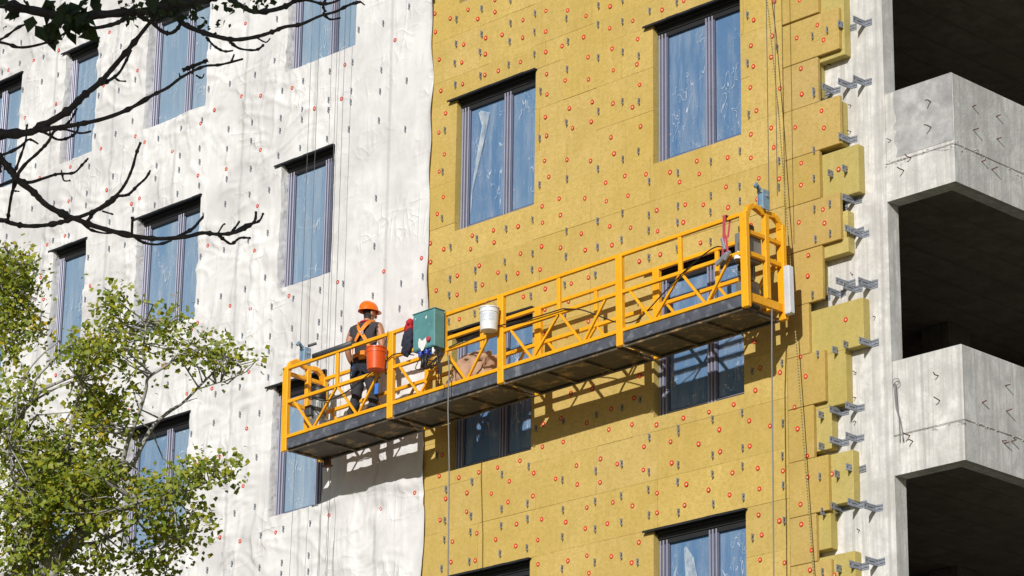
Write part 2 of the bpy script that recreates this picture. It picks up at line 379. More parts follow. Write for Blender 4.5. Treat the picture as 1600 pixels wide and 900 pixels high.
holesW = [(w[2], w[3]+.06, w[4]-.02, w[5]) for w in WINS]
m = MB(); grid_solid(m, -24, 1.359, 0, 28, YC, .37, holesW); m.build('concrete_wall', M['conc'], bld)
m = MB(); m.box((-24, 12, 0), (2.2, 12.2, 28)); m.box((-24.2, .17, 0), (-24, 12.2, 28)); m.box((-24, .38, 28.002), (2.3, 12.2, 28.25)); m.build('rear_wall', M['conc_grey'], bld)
PCX, PB, PT, PJ = 2.32, 14.056, 15.368, 14.505
for k in (-4, -3, -2, -1, 0, 1, 2, 3):
    dz = FH*k
    if PB+dz < 0: continue
    # edge beam: front and side legs, then the parapet on top, set back 6 mm at the cold joint
    def ell(mb, x1, t, z0, z1, yo=0.0):
        P = [(1.3592, YC+yo), (x1, YC+yo), (x1, 4.2), (x1-t, 4.2), (x1-t, YC+yo+t), (1.3592, YC+yo+t)]; n = 6
        return mb.add([(x, y, z0) for x, y in P]+[(x, y, z1) for x, y in P], [(0, 1, n+1, n), (1, 2, n+2, n+1), (2, 3, n+3, n+2), (3, 4, n+4, n+3), (4, 5, n+5, n+4), (5, 0, n, n+5), (n, n+1, n+4, n+5), (n+1, n+2, n+3, n+4), (5, 4, 1, 0), (4, 3, 2, 1)])
    m = ell(MB(), PCX, .20, PB+dz, PJ+dz-.009); ell(m, PCX-.035, .12, PJ+dz-.0089, PJ+dz-.0001, .03); m.build('edge_beam', M['conc'], bld)
    m = ell(MB(), PCX-.004, .16, PJ+dz, PT+dz, .001)
    o = m.build('parapet', M['conc'], bld)
    bv = o.modifiers.new('soft', 'BEVEL'); bv.width = .012; bv.segments = 1
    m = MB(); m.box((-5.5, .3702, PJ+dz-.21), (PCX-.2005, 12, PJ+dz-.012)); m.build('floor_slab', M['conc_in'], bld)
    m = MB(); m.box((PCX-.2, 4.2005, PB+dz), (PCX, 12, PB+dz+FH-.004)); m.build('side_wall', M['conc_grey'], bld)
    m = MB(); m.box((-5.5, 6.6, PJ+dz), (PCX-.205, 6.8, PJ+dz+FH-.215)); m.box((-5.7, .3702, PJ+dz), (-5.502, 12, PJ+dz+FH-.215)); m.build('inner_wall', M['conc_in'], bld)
    m = MB(); m.cbox((-1.6, 4.6, PJ+dz-.01), (-1.15, 5.05, PJ+dz+FH-.212), .01); m.build('inner_column', M['conc_in'], bld)
# grey plaster patch on the upper parapet front, a thin rendered coat with an uneven left edge
pa = []
zz = np.linspace(PJ+.05, PT-.004, 14)
le = [1.50+rng.uniform(-.03, .03) for _ in zz]
vs = []; fs = []
for i, z in enumerate(zz): vs += [(le[i], YC-.003, z), (PCX-.006, YC-.003, z), (le[i], YC+.004, z)]
for i in range(len(zz)-1): a = 3*i; fs += [(a, a+1, a+4, a+3), (a+2, a, a+3, a+5)]
MB().add(vs, fs).build('plaster_patch', M['conc_patch'], bld)
# crumbly cold joint: little lumps of spilled concrete along the joint
for k in (-1, 0):
    m = MB(); clus = rng.uniform(0, 1, 9)
    for i in range(90):
        front = i < 50
        t = float(np.clip(rng.choice(clus)+rng.normal(0, .05), 0, 1))
        if front: c = Vector((1.36+t*.96, YC, 0))
        else: c = Vector((PCX, YC+t*1.9, 0))
        c.z = PJ+FH*k+rng.normal(0, .014 if k else .024) - (.02*t if front else 0); r = rng.uniform(.004, .015)
        bm = bmesh.new(); bmesh.ops.create_icosphere(bm, subdivisions=1, radius=r)
        for v in bm.verts: v.co = Vector((v.co.x*rng.uniform(.7, 1.9), v.co.y*.6, v.co.z*rng.uniform(.5, 1.0)))+c
        bm.verts.index_update(); m.add([v.co for v in bm.verts], [[v.index for v in f.verts] for f in bm.faces]); bm.free()
    tag(m.build('joint_crumbs', M['conc_grey'], bld), kind='stuff')

# ---------------------------------------------------------------- inner insulation layer
HY = [(w[2], w[3], w[4], w[5]) for w in WINS]
m = MB(); grid_solid(m, -17.4, .24, 8.8, 22.6, .05, YC-.002, [(h[0]-(.03 if h[0] < -6.5 else 0), h[1]+(.02 if h[0] < -6.5 else 0), h[2]-(.02 if h[0] < -6.5 else 0), h[3]) for h in HY], back=False); m.build('inner_insulation_layer', M['wool_inner'], bld)
INNER = [(1318,-60,86),(1279,92,152),(1315,157,226),(1341,224,300),(1325,328,394),(1284,400,459),(1349,464,539),(1322,545,630),(1299,632,701),(1333,702,783),(1298,790,857),(1336,860,935),(1296,940,1010)]
for px, y0, y1 in INNER:
    a = at(px, y0, .05); b = at(px, y1, .05); x1 = (a[0]+b[0])/2
    m = MB(); n = 7; zt, zb = a[2], b[2]+.004; xs = np.linspace(.245, x1, n+1)
    m.cbox((.245, .05+rng.uniform(-.004, .004), zb), (x1, YC-.003, zt), .006)
    m.build('insulation_panel', M['wool_inner'], bld)
# outer layer, course by course
def panel(x0, x1, z0, z1, mat):
    mb = MB(); yo = rng.uniform(-.004, .004); gp = .0017
    if grid_solid(mb, x0+gp*rng.uniform(.4, 1.3), x1-gp*rng.uniform(.4, 1.2), z0+gp*rng.uniform(.3, 1.2), z1-gp*rng.uniform(.3, 1.3), yo, .0495, [h for h in HY if h[1] > x0 and h[0] < x1 and h[3] > z0 and h[2] < z1], back=False):
        mb.build('insulation_panel', mat, bld)
ZB = [9.06, 9.65, 10.24, 10.82, 11.41, 12.0, 12.59, 13.13, 13.72, 14.31, 14.90, 15.49, 16.08, 16.65, 17.21, 17.54, 18.13, 18.72]
START = [-4.6, -5.3, -4.97, -4.97, -4.97, -5.4, -4.7, -5.2, -4.1, -4.97, -4.1, -5.5, -5.0, -4.6, -4.92, -5.11, -4.5]
for j in range(len(ZB)-1):
    xs = [-6.12]; x = START[j]
    while x < -.25: xs.append(x+rng.uniform(-.015, .015)); x += rng.choice([.99, 1.0, 1.01])
    if len(xs) > 2 and 0-xs[-1] < .22: xs.pop()
    xs.append(-.001)
    for a, b in zip(xs[:-1], xs[1:]): panel(a, b, ZB[j], ZB[j+1], M['wool'])
RIGHT = [(17.2, 17.8, .56), (16.58, 17.2, .56), (16.03, 16.56, .86), (15.46, 16.03, .53), (14.86, 15.46, .845), (14.27, 14.86, .53), (13.70, 14.27, .82), (13.05, 13.70, .54), (12.45, 13.05, .33), (11.84, 12.45, .55), (11.22, 11.84, .37), (10.58, 11.22, .57), (10.03, 10.58, .38), (9.4, 10.03, .58), (8.8, 9.4, .4)]
for z0, z1, xe in RIGHT:
    cut = None
    mb = MB(); mb.cbox((.0012, rng.uniform(-.006, .003), z0+.002), (xe, .0495, z1-.003), .005); mb.build('insulation_panel', M['wool_warm'], bld)

# ---------------------------------------------------------------- wall anchors and brackets (read off the photograph tile by tile)
def tile(ox, oy, s): return [(ox+float(a)/4, oy+float(b)/4) for a, b in (q.split(',') for q in s.split())]
YD = (tile(400,0,'1120,85 1215,115 1327,60 1388,118 1495,75 1495,0 1123,200 1300,278 1437,237 1540,217 1147,372 1288,390 1435,338 1432,468 1517,443 1157,567 1293,525 1187,708 1145,828')
 + tile(800,0,'70,125 215,68 350,65 465,100 615,40 757,130 940,62 1075,5 68,235 213,198 450,232 613,177 788,245 1512,125 55,388 213,325 315,288 478,358 627,305 783,403 1495,285 218,463 335,503 480,497 635,440 800,530 1510,415 220,590 503,637 633,647 755,670 1492,547 360,677 210,732 380,800 497,760 805,790 1530,692 620,858 218,848 1495,840')
 + tile(1200,0,'42,8 200,2 310,158 350,250 182,238 28,225 22,357 207,428 77,553 213,588 337,693 172,797 352,800 22,800')
 + tile(400,225,'1180,65 1147,173 1173,332 1135,438 1092,620 1175,657 1093,738 1353,572 1343,657 1485,540 1490,615 1260,823 1397,760 1515,803 1417,880')
 + tile(800,225,'205,105 345,98 493,105 640,60 232,205 707,200 840,190 990,177 1050,238 1157,107 1172,188 1350,85 1495,87 588,242 297,342 457,340 592,358 727,323 1340,268 1545,215 190,390 1085,380 1198,380 1353,397 1535,345 907,415 305,445 193,492 40,515 613,515 743,523 912,545 1073,490 435,560 187,640 305,648 460,663 627,632 1180,617 1330,577 55,685 928,690 797,733 177,785 38,808 480,835 372,872 1495,508')
 + tile(1200,225,'38,22 210,120 72,218 208,257 345,410 195,490 355,495 253,695 250,825')
 + tile(400,450,'1128,15 1258,42 1410,148 1273,195 1135,512')
 + tile(800,450,'73,55 210,5 355,85 208,135 198,287 345,300 480,208 370,657 503,628 800,547 765,688 622,757 307,815 470,843 197,850 752,853 905,855 608,885 1073,813 1233,775 1388,728 1523,640 1553,500 1485,830 1298,885 1517,335')
 + tile(1200,450,'205,430 77,528 238,553 168,745 187,880 15,862')
 + tile(400,675,'1147,275 1270,285 1395,252 1512,222 1585,308 1187,417 1320,380 1473,385 1577,438 1152,550 1318,498 1382,633 1230,685 1500,672 1220,813 1372,803 1165,143')
 + tile(800,675,'192,92 322,62 52,180 138,257 405,210 555,168 275,293 660,200 827,92 993,60 1168,75 1303,123 1488,88 823,237 1000,193 553,315 410,328 133,400 1538,227 1380,255 1092,327 1548,355 1230,362 908,382 1362,393 632,440 755,462 1080,457 470,472 908,505 187,545 30,575 338,563 460,603 598,573 1543,518 163,675 25,712 795,690 1562,643 470,773 623,778 352,805 750,817 165,827 1552,798 483,883')
 + tile(1200,675,'247,150 95,243 250,283 205,452 73,555 210,577 105,817 275,738 265,862'))
YDI = tile(1200,225,'442,158')+tile(1200,450,'487,198 355,550')+tile(1200,675,'400,262 415,895')
YB = (tile(400,0,'1253,125 1410,60 1590,150 1410,220 1250,280 1400,330 1585,265 1242,400 1403,478 1580,410 1245,535 1180,820 1590,5')
 + tile(800,0,'145,90 140,205 340,120 540,40 538,158 860,75 690,140 690,5 1030,20 350,265 140,345 345,438 540,365 692,330 793,355 1470,100 1472,400 178,575 540,700 690,640 793,640 340,772 1480,720 172,870')
 + tile(1200,0,'278,230 370,195 57,305 287,590')
 + tile(400,225,'1167,178 1163,470 1215,650 1380,597 1563,535 1213,848 1370,795 1555,742 1563,840 1372,885')
 + tile(800,225,'692,100 790,50 537,160 343,222 172,260 1243,115 1425,50 1037,185 858,240 1243,327 1423,270 128,480 1037,393 690,437 855,450 1425,362 1240,430 340,550 535,487 1035,495 685,605 855,545 128,690 535,650 337,708 125,790 1240,615 855,715 1030,660 520,823 330,885')
 + tile(1200,225,'70,110 287,45 68,275 288,220 290,412 387,380 388,565 297,600')
 + tile(400,450,'1207,50 1367,165 1205,215 1372,5')
 + tile(800,450,'118,55 332,185 787,90 320,840 527,800 687,755 800,705 1500,525 1253,825 1438,785 1038,885 150,885')
 + tile(1200,450,'312,420 88,475 93,850')
 + tile(400,675,'1130,150 1350,315 1538,270 1187,365 1535,487 1180,558 1343,530 1340,630 1532,592 1177,678 1525,765 1333,815 1160,860')
 + tile(800,675,'105,220 523,248 685,205 858,40 1040,5 1442,105 1253,150 855,255 1038,210 1440,218 315,305 1253,270 1035,317 853,365 97,453 682,405 520,440 318,492 97,548 1447,413 1257,455 1040,507 857,525 683,570 520,612 315,660 93,730 1503,665 683,780 785,820 517,820 313,860')
 + tile(1200,675,'90,155 95,340 325,95 325,285 100,560 340,880'))
YBI = tile(1200,225,'388,190 478,160')+tile(1200,450,'418,395 330,800')+tile(1200,675,'430,270 345,505 442,860')
BARE = (tile(1200,0,'605,160 510,188 350,605 412,580 512,548 605,530 515,888')+tile(1200,225,'540,368 555,562 590,580 500,890 640,890')
 + tile(1200,450,'345,75 445,50 545,20 640,0 545,385 645,362 460,790 560,765')+tile(1200,675,'462,80 560,55 565,250 470,490 575,468 675,490 585,855 685,830'))
WD = (tile(0,0,'693,205 377,317 222,382 62,440 868,443 1542,150 1520,605 1350,690 1265,775 857,855 655,537 360,652 165,738 915,893 95,20')
 + tile(400,0,'875,252 562,407 235,553 40,602 540,620 375,682')+tile(400,225,'38,40 18,390 2,670 517,865 805,798 1040,715')
 + tile(0,225,'640,33 1087,50 450,147 258,215 1422,160 1247,200 677,290 440,360 888,345 833,377 415,577 303,632 145,690 1305,637 263,837 570,888')
 + tile(0,450,'280,73 1447,115 1575,133 1247,222 1207,265 170,565 360,547 1030,487 1565,527 1332,630 1177,665 812,768 1550,880')
 + tile(0,675,'1385,157 1238,208 1530,340 1385,660 1510,685 1202,727 690,848 535,47')+tile(400,450,'215,52')+tile(400,675,'467,523 790,483 1000,382 132,630'))
WB = (tile(0,0,'35,325 287,360 148,270 27,455 137,400 275,513 375,472 642,350 772,295 155,565 857,500 757,568 1320,560 1452,528 627,600 1148,808 1278,755 1442,810 843,760 737,840 610,855 1005,870 1590,770 1587,885 1330,295 358,705 1342,45 630,50')
 + tile(400,0,'145,122 133,385 8,470 967,45 805,148 652,188 473,450 613,390 793,440 952,505 308,510 178,570 605,570 785,573 465,628 305,690 168,740 465,690 300,750 602,640 778,755 590,810 943,810 162,820 455,870')
 + tile(0,225,'237,140 570,142 1137,75 1435,35 1133,165 993,138 1262,30 1262,115 722,207 1258,263 1580,157 1430,222 985,220 557,313 1123,315 1420,378 1575,320 462,350 353,375 552,387 215,408 980,385 452,425 848,415 1282,450 700,490 445,577 347,607 55,580 197,690 793,635 695,657 563,712 1268,707 1412,665 1565,605')
 + tile(400,225,'290,28 152,75 97,290 85,558 73,838 555,875 917,873 1052,830 750,640 760,340')
 + tile(0,450,'272,165 547,75 1253,88 1395,55 1547,10 1208,290 1530,303 150,495 1063,605 1515,622 1360,665 783,687 1512,793 1350,845')
 + tile(400,450,'248,70 413,15 110,118 740,50 545,160 907,130 1048,90 405,215 240,255 100,305 543,255 398,305 237,360 95,395 397,465 88,560 35,785')
 + tile(0,675,'1210,15 1497,205 717,165 1480,510 1325,550 1465,828 1307,865')+tile(400,675,'20,160 8,470 355,575 185,608 45,650 345,775 175,820 37,850 342,875 170,890'))

def anchor_mesh(name, ring, pin):
    mb = MB(); n = 10
    prof = [(.030, .0), (.030, -.003), (.028, -.0045), (.017, -.004), (.013, -.0015)]
    for i, (r, y) in enumerate(prof[:-1]):
        r2, y2 = prof[i+1]
        vs = []
        for k in range(n):
            t = 2*math.pi*k/n; vs += [(r*math.cos(t), y, r*math.sin(t)), (r2*math.cos(t), y2, r2*math.sin(t))]
        mb.add(vs, [(2*k, 2*((k+1) % n), 2*((k+1) % n)+1, 2*k+1) for k in range(n)], 0, True)
    mb.add([(.013*math.cos(2*math.pi*k/n), -.0015, .013*math.sin(2*math.pi*k/n)) for k in range(n)], [tuple(range(n))], 1)
    return mb.mesh(name, [M[ring], M[pin]])
A_Y = anchor_mesh('anchor_plate', 'red', 'pin'); A_W = anchor_mesh('anchor_plate_membrane', 'red_white', 'pin')
def bracket_mesh(tip):
    """aluminium L bracket: foot on the concrete, leg standing out, two ribs, dark pieces for the shade in hole and slots"""
    mb = MB(); y1 = YC-.001
    mb.box((-.003, -tip, -.040), (.003, y1, .040))
    for z in (-.031, .031): mb.box((.003, -tip, z-.006), (.0065, y1-.004, z+.006)); 
    mb.box((-.0065, -tip, -.036), (-.003, y1-.004, -.026))
    mb.box((.0031, -tip+.012, -.010), (.0048, -tip+.030, .012), 1)  # raised dark pieces: shade of hole and slots put into colour
    mb.box((.0031, .03, -.006), (.0045, .12, .004), 1)
    mb.box((.003, y1-.005, -.040), (.105, y1, .040)); mb.box((.003, y1-.0075, .016), (.105, y1-.005, .021), 1); mb.box((.003, y1-.0075, -.021), (.105, y1-.005, -.016), 1)
    mb.lathe([(0, 0), (.010, 0), (.010, .006), (0, .006)], n=6)
    for i in range(len(mb.v)-36, len(mb.v)):
        x, y, z = mb.v[i]; mb.v[i] = (x+.062, y1-.005-z, y)
    return mb.mesh('bracket', [M['alu'], M['alu_shade']])
BR = bracket_mesh(.042); BRW = bracket_mesh(.030)
def inst(name, me, loc, parent, ry=0.0, s=1.0):
    o = bpy.data.objects.new(name, me); COL.objects.link(o); o.parent = parent; o.location = loc; o.rotation_euler = (0, ry, rng.uniform(-.06, .06)); o.scale = (s, s, s); return o
inwin = lambda x, z, e=.02: any(h[0]-e < x < h[1]+e and h[2]-e < z < h[3]+e for h in HY)
for px, py in YD:
    q = at(px, py)
    if not inwin(q[0], q[2]): inst('anchor_plate', A_Y, (q[0], rng.uniform(-.0068, -.005), q[2]), bld, rng.uniform(0, 3), rng.uniform(.9, 1.06))
for px, py in YDI:
    q = at(px, py, .05); inst('anchor_plate', A_Y, (q[0], .047, q[2]), bld, rng.uniform(0, 3))
for px, py in YB:
    q = at(px, py-2, -.02)
    if not inwin(q[0], q[2], .01): inst('bracket', BR, (q[0], 0, q[2]), bld, rng.uniform(-.05, .05))
for px, py in YBI:
    q = at(px, py-2, .0); inst('bracket', BR, (q[0], 0, q[2]), bld)
for px, py in BARE:
    q = at(px, py, YC); inst('bracket', BR, (q[0], 0, q[2]+.02), bld, rng.uniform(-.06, .06))

# ---------------------------------------------------------------- windows
def window(c, k, x0, x1, z0, z1):
    W = x1+.05-x0; o = empty('window', (x0, .085, z0)); o.parent = bld
    H = z1-.10-z0                                        # below the dark header
    f = MB(); narrow = W < 1.0
    xm = W if narrow else W*.545
    def upright(x, w, ridges=3):
        f.cbox((x, .012, 0), (x+w, .07, H), .004)
        rw = w/(ridges*2)
        for i in range(ridges): f.cbox((x+rw*(2*i+.35), .0-.004*(i == 1), .015), (x+rw*(2*i+1.2), .013, H-.015), .003, 1)
    upright(0.0, .155 if not narrow else .13); 
    if not narrow: upright(xm-.03, .15)
    upright(W-.06, .06, 1)
    for a, b in ([(.155, xm-.03), (xm+.12, W-.06)] if not narrow else [(.13, W-.06)]):
        f.cbox((a, .016, 0), (b, .07, .075), .004); f.cbox((a, .004, .048), (b, .016, .060), .003, 1); f.cbox((a, .018, H-.06), (b, .07, H), .004)
    f.build('frame', [M['frame'], M['ridge_highlight']], o)
    panes = [(.15, xm-.025), (xm+.115, W-.055)] if not narrow else [(.125, W-.055)]
    for a, b in panes:
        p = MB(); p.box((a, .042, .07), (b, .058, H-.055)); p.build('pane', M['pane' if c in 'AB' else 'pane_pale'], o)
        # loose protective film, slightly billowed sheet taped inside the sash
        n1, n2 = 10, 16; fm = MB(); vs = []
        ins = .012
        for j in range(n2+1):
            for i in range(n1+1):
                u, v = i/n1, j/n2; e = min(u, 1-u, v, 1-v)
                vs.append((a+ins+(b-a-2*ins)*u+rng.uniform(-.004, .004), .036-min(.02, e*.12)*rng.uniform(.2, 1.0), .075+ins+(H-.15-2*ins)*v+rng.uniform(-.006, .006)))
        fm.add(vs, [(j*(n1+1)+i, j*(n1+1)+i+1, (j+1)*(n1+1)+i+1, (j+1)*(n1+1)+i) for j in range(n2) for i in range(n1)], 0, True)
        fm.build('protective_film', M['film'], o)
    if (c, k) in (('A', 0), ('B', -2)):
        a, b = panes[0]; fl = MB()
        L = b-a
        if k: pts, pts2 = [(a+L*.42, .016, H-.14), (a+L*.62, .010, H-.30), (a+L*.80, .006, H*.55), (a+L*.72, .016, H*.30), (a+L*.66, .026, H*.10)], [(a+L*.36, .022, H-.16), (a+L*.40, .018, H*.74), (a+L*.42, .014, H*.50), (a+L*.50, .022, H*.30), (a+L*.52, .028, H*.10)]
        else: pts, pts2 = [(a+L*.30, .022, H-.12), (a+L*.58, .012, H-.20), (a+L*.42, .006, H*.66), (a+L*.10, .018, H*.30), (a+L*.06, .026, H*.12)], [(a+L*.22, .028, H-.14), (a+L*.34, .020, H*.80), (a+L*.22, .018, H*.60), (a+L*.05, .024, H*.30), (a+L*.03, .028, H*.14)]
        vs = pts+pts2; fl.add(vs, [(i, i+1, i+6, i+5) for i in range(4)], 0, False); fl.build('film_flap', M['filmw'], o)
    return o
def m_filmw():
    t = NT('torn_white_film'); p = t.b; p.inputs['Base Color'].default_value = (.62, .70, .76, 1); p.inputs['Roughness'].default_value = .3
    tr = t.n('ShaderNodeBsdfTransparent'); mx = t.n('ShaderNodeMixShader')
    fac = t.ramp(t.noise(t.world((1, 1, .6)), 7, 4, .6), [(.35, .25), (.65, .8)]); t.l(fac, mx.inputs[0])
    t.l(tr.outputs[0], mx.inputs[1]); t.l(p.outputs[0], mx.inputs[2]); t.l(mx.outputs[0], t.out.inputs[0]); return t.m
M['filmw'] = m_filmw()
for w in WINS:
    window(*w)
    c, k, x0, x1, z0, z1 = w; y0 = -.055 if c in 'AB' else -.06
    f = MB(); xl = x0-.13 if c in 'ABCD' else x0-.10
    if c == 'C' and k <= 0: x1 = -7.905
    # black metal flashing: drip lip past the left jamb, underside and stepped header behind it
    n = 8
    for i in range(n):
        a = xl+(x1+.03-xl)*i/n; b = xl+(x1+.03-xl)*(i+1)/n
        za = z1+rng.uniform(-.003, .003); 
        f.box((a, y0+rng.uniform(0, .006), za-.006), (b+.001, .16, za+.004))
        f.box((a, y0-.004, za-.022), (b+.001, y0+.002, za+.004))
    f.box((x0-.005, .03, z1-.045), (x1+.06, .16, z1-.006)); f.box((x0-.004, .075, z1-.10), (x1+.06, .16, z1-.046)); f.box((x0-.003, .09, z1-.16), (x1+.06, .105, z1-.101))
    f.build('lintel_flashing', M['flash'], bld)

# ---------------------------------------------------------------- rusty rebar stubs and a wire bundle
def hook(p, pts, r=.006):
    mb = MB(); P = [np.array(p)+np.array(q) for q in pts]; mb.tube(P, r, 5); mb.build('rebar_stub', M['rust'], bld)
for px, py in tile(1200,0,'1018,640 1020,797 518,665 520,820 770,880 392,408')+tile(1200,225,'895,85 850,165 532,815')+tile(1200,450,'670,185 550,530 552,685 550,840 1066,548 1072,705')+tile(1200,675,'575,615 886,22 905,60'):
    q = at(px, py, YC); big = px > 1400
    L = rng.uniform(.09, .13) if big else rng.uniform(.045, .06)
    hook((q[0], YC+.02, q[2]), [(0, 0, 0), (rng.uniform(-.012, .012), -L*.6-.02, rng.uniform(-.006, .012)), (rng.uniform(-.02, .01), -L-.02, rng.uniform(-.012, .02))], .007 if big else .0055)
for px, py in tile(1200,0,'1280,665 1428,728 1285,812 1432,868')+tile(1200,225,'1335,110 1398,160')+tile(1200,450,'1485,610 1340,718 1490,770')+tile(1200,675,'1462,55 1475,72 1520,60'):
    q = atX(px, py, PCX); L = rng.uniform(.05, .085)
    hook((PCX-.02, q[1], q[2]), [(0, 0, 0), (L+.02, rng.uniform(-.015, .015), rng.uniform(-.005, .02))], .007)
q = at(1401, 600, YC); mb = MB()
for i in range(5):
    a = rng.uniform(-.03, .03); b = rng.uniform(-.04, .06)
    mb.tube(smoothline([(q[0]+a*.3, YC-.02, q[2]), (q[0]+.03+a, YC-.05, q[2]-.04), (q[0]+.04+a, YC-.04, q[2]-.3), (q[0]+.05+b*.3, YC-.03, q[2]-.42), (q[0]+.06+b, YC-.02, q[2]-.68)]), .004, 4)
mb.tube([(q[0]+.02+.05*math.cos(t), YC-.04, q[2]+.01+.04*math.sin(t)) for t in np.linspace(0, 6.3, 14)], .004, 4)
tag(mb.build('wire_bundle', M['wire']), 'hanging bundle of grey tie wire on the lower concrete parapet', 'wire')

# ---------------------------------------------------------------- white membrane
ME_R = -5.965
MH = []
for c, k, x0, x1, z0, z1 in WINS:
    if c in 'CDEF': MH.append((x0, (-7.87 if k <= 0 else x1) if c == 'C' else x1, z0, z1))
mem = empty('wind_barrier_membrane', (-11, 0, 10)); tag(mem, 'wrinkled white wind barrier membrane covering the left side of the facade', 'membrane')
def lines(lo, hi, cuts, step):
    c = sorted({lo, hi, *[v for v in cuts if lo < v < hi]}); out = []
    for a, b in zip(c[:-1], c[1:]):
        n = max(1, int(round((b-a)/step))); out += list(a+(b-a)*np.arange(n)/n)
    return np.array(out+[hi])
XL = lines(-17.3, ME_R, [v for h in MH for v in h[:2]], .027); ZL = lines(9.6, 22.5, [v for h in MH for v in h[2:]], .028)
GX, GZ = np.meshgrid(XL, ZL)
pins = np.array([[*at(px, py)[[0, 2]]] for px, py in WD]); tips = np.array([[*at(px, py)[[0, 2]]] for px, py in WB])
def wnoise(x, z, n, lo, hi, seed, ax=1.0, az=1.0):
    r = np.random.default_rng(seed); o = np.zeros_like(x)
    for i in range(n):
        wl = math.exp(r.uniform(math.log(lo), math.log(hi))); t = r.uniform(0, 2*math.pi)
        o += np.sin((x*ax*math.cos(t)+z*az*math.sin(t))*2*math.pi/wl+r.uniform(0, 6.28))*wl**.6
    return o/math.sqrt(n)
def membrane_d(x, z):
    wx = x+.10*wnoise(x, z, 6, .7, 2, 3); wz = z+.10*wnoise(x, z, 6, .7, 2, 4)
    calm = 1/(1+np.exp((x+8.1)*6))*.85+.15                    # taut and smooth beside the yellow boards
    low = 1/(1+np.exp((z-13.9)*2.2))
    calm = np.maximum(calm, .9*low)
    d = .010*np.abs(wnoise(wx, wz, 8, .7, 1.8, 11))*calm
    for ang, stretch, lo, hi, amp, sd_ in ((25, .22, .30, .80, .021, 21), (-18, .24, .30, .75, .018, 31), (76, .18, .28, .60, .020, 41), (8, .16, .22, .5, .016, 51), (96, .14, .16, .34, .010, 61)):
        t = math.radians(ang); u = wx*math.cos(t)+wz*math.sin(t); v_ = -wx*math.sin(t)+wz*math.cos(t)
        f_ = wnoise(u*stretch, v_, 7, lo, hi, sd_)/(.5*(lo+hi))**.6
        gate = np.clip(wnoise(x, z, 6, .9, 2.6, sd_+1)*1.1, 0, 1)
        d += amp*np.maximum(0, 1-np.abs(f_)*1.7)**1.25*gate*calm
    # hanging folds under the left-hand sill near the platform
    s = np.exp(-((x+7.0)/.95)**2)*1/(1+np.exp((z-12.15)*9)); d += s*(.030+.034*np.clip(wnoise(x*1.0+.15*np.sin(z*1.7), z*.16, 7, .3, .9, 77)*1.2+.2, 0, 1))
    s2 = np.exp(-((z-12.18-.09*np.cos((x+7)*3.1))/.10)**2)*np.exp(-((x+6.95)/1.0)**4); d += .05*s2
    d *= .6+.4*np.tanh((np.abs(x-ME_R))/.3)
    for px, pz in pins:
        r = np.hypot(x-px, z-pz); mk = r < 1.0
        rr = r[mk]; th = np.arctan2(z[mk]-pz, x[mk]-px)
        ph = (px*13.7+pz*7.1) % 6.28
        d[mk] = d[mk]*(1-.95*np.exp(-(rr/.10)**2)) + calm[mk]*.020*np.maximum(0, np.cos(th*2+ph))**6*np.exp(-((rr-.16)/.16)**2)
    for px, pz in tips:
        r2 = (x-px)**2+(z-pz)**2; d += -.6*d*np.exp(-r2/.004)
    d += .008*((x*.69+.012*np.sin(z*2.3)+.3) % 1.0)*calm+.010*((z*.37+.02*np.sin(x*1.1)) % 1.0)*calm   # lapped strips
    # the free edge by the boards curls a little off the wall
    e = np.clip((x-(ME_R-.10))/.10, 0, 1); d += e**2*(.018+.014*np.sin(z*3.1)+.010*np.sin(z*7.7+1))
    return d
DD = membrane_d(GX, GZ)
EX = GX.copy(); em = GX > ME_R-.2; EX[em] += ((GX-(ME_R-.2))/.2*(.012*np.sin(GZ*2.3)+.010*np.sin(GZ*6.1+.7)-.006*(GZ-16)))[em]
nx, nz = len(XL), len(ZL)
verts = np.stack([EX, -.012-DD, GZ], -1).reshape(-1, 3)
cx = (XL[:-1]+XL[1:])/2; cz = (ZL[:-1]+ZL[1:])/2; keep = np.ones((nz-1, nx-1), bool)
for h in MH: keep[np.ix_((cz > h[2]) & (cz < h[3]), (cx > h[0]) & (cx < h[1]))] = False
jj, ii = np.nonzero(keep); q0 = jj*nx+ii
faces = np.stack([q0, q0+1, q0+nx+1, q0+nx], 1)
V = [verts]; F = [faces]; base = len(verts)
def strip(edge_idx, inward, depth, seed):
    """membrane folded back into an opening from the edge vertices"""
    global base
    r = np.random.default_rng(seed); n = 4; P = verts[edge_idx]; rows = [P]
    for k in range(1, n+1):
        q = P.copy(); q[:, 1] += (depth-P[:, 1])*k/n
        q += np.array(inward)*(r.uniform(-.004, .013, len(P))[:, None]); rows.append(q)
    V.append(np.concatenate(rows)); m_ = len(P); fs = []
    for k in range(n):
        a = base+k*m_+np.arange(m_-1); fs.append(np.stack([a, a+1, a+1+m_, a+m_], 1))
    F.append(np.concatenate(fs)); base += m_*(n+1)
for n_, h in enumerate(MH):
    i0, i1 = np.argmin(abs(XL-h[0])), np.argmin(abs(XL-h[1])); j0, j1 = np.argmin(abs(ZL-h[2])), np.argmin(abs(ZL-h[3]))
    strip(np.arange(j0, j1+1)*nx+i0, (1, 0, 0), .10, n_*4); strip(np.arange(j0, j1+1)*nx+i1, (-1, 0, 0), .08, n_*4+1)
    strip(j0*nx+np.arange(i0, i1+1), (0, 0, .4), .10, n_*4+2)
V = np.concatenate(V); F = np.concatenate(F)
me = bpy.data.meshes.new('sheet'); me.from_pydata(V.tolist(), [], F.tolist()); me.polygons.foreach_set('use_smooth', [True]*len(me.polygons)); me.materials.append(M['membrane']); me.update()
sh = link('sheet', me, (), mem); sh.location = (11, 0, -10)
def near_d(x, z): return float(membrane_d(np.array([[x]]), np.array([[z]]))[0, 0])
inh = lambda x, z, e: any(h[0]-e < x < h[1]+e and h[2]-e < z < h[3]+e for h in MH)
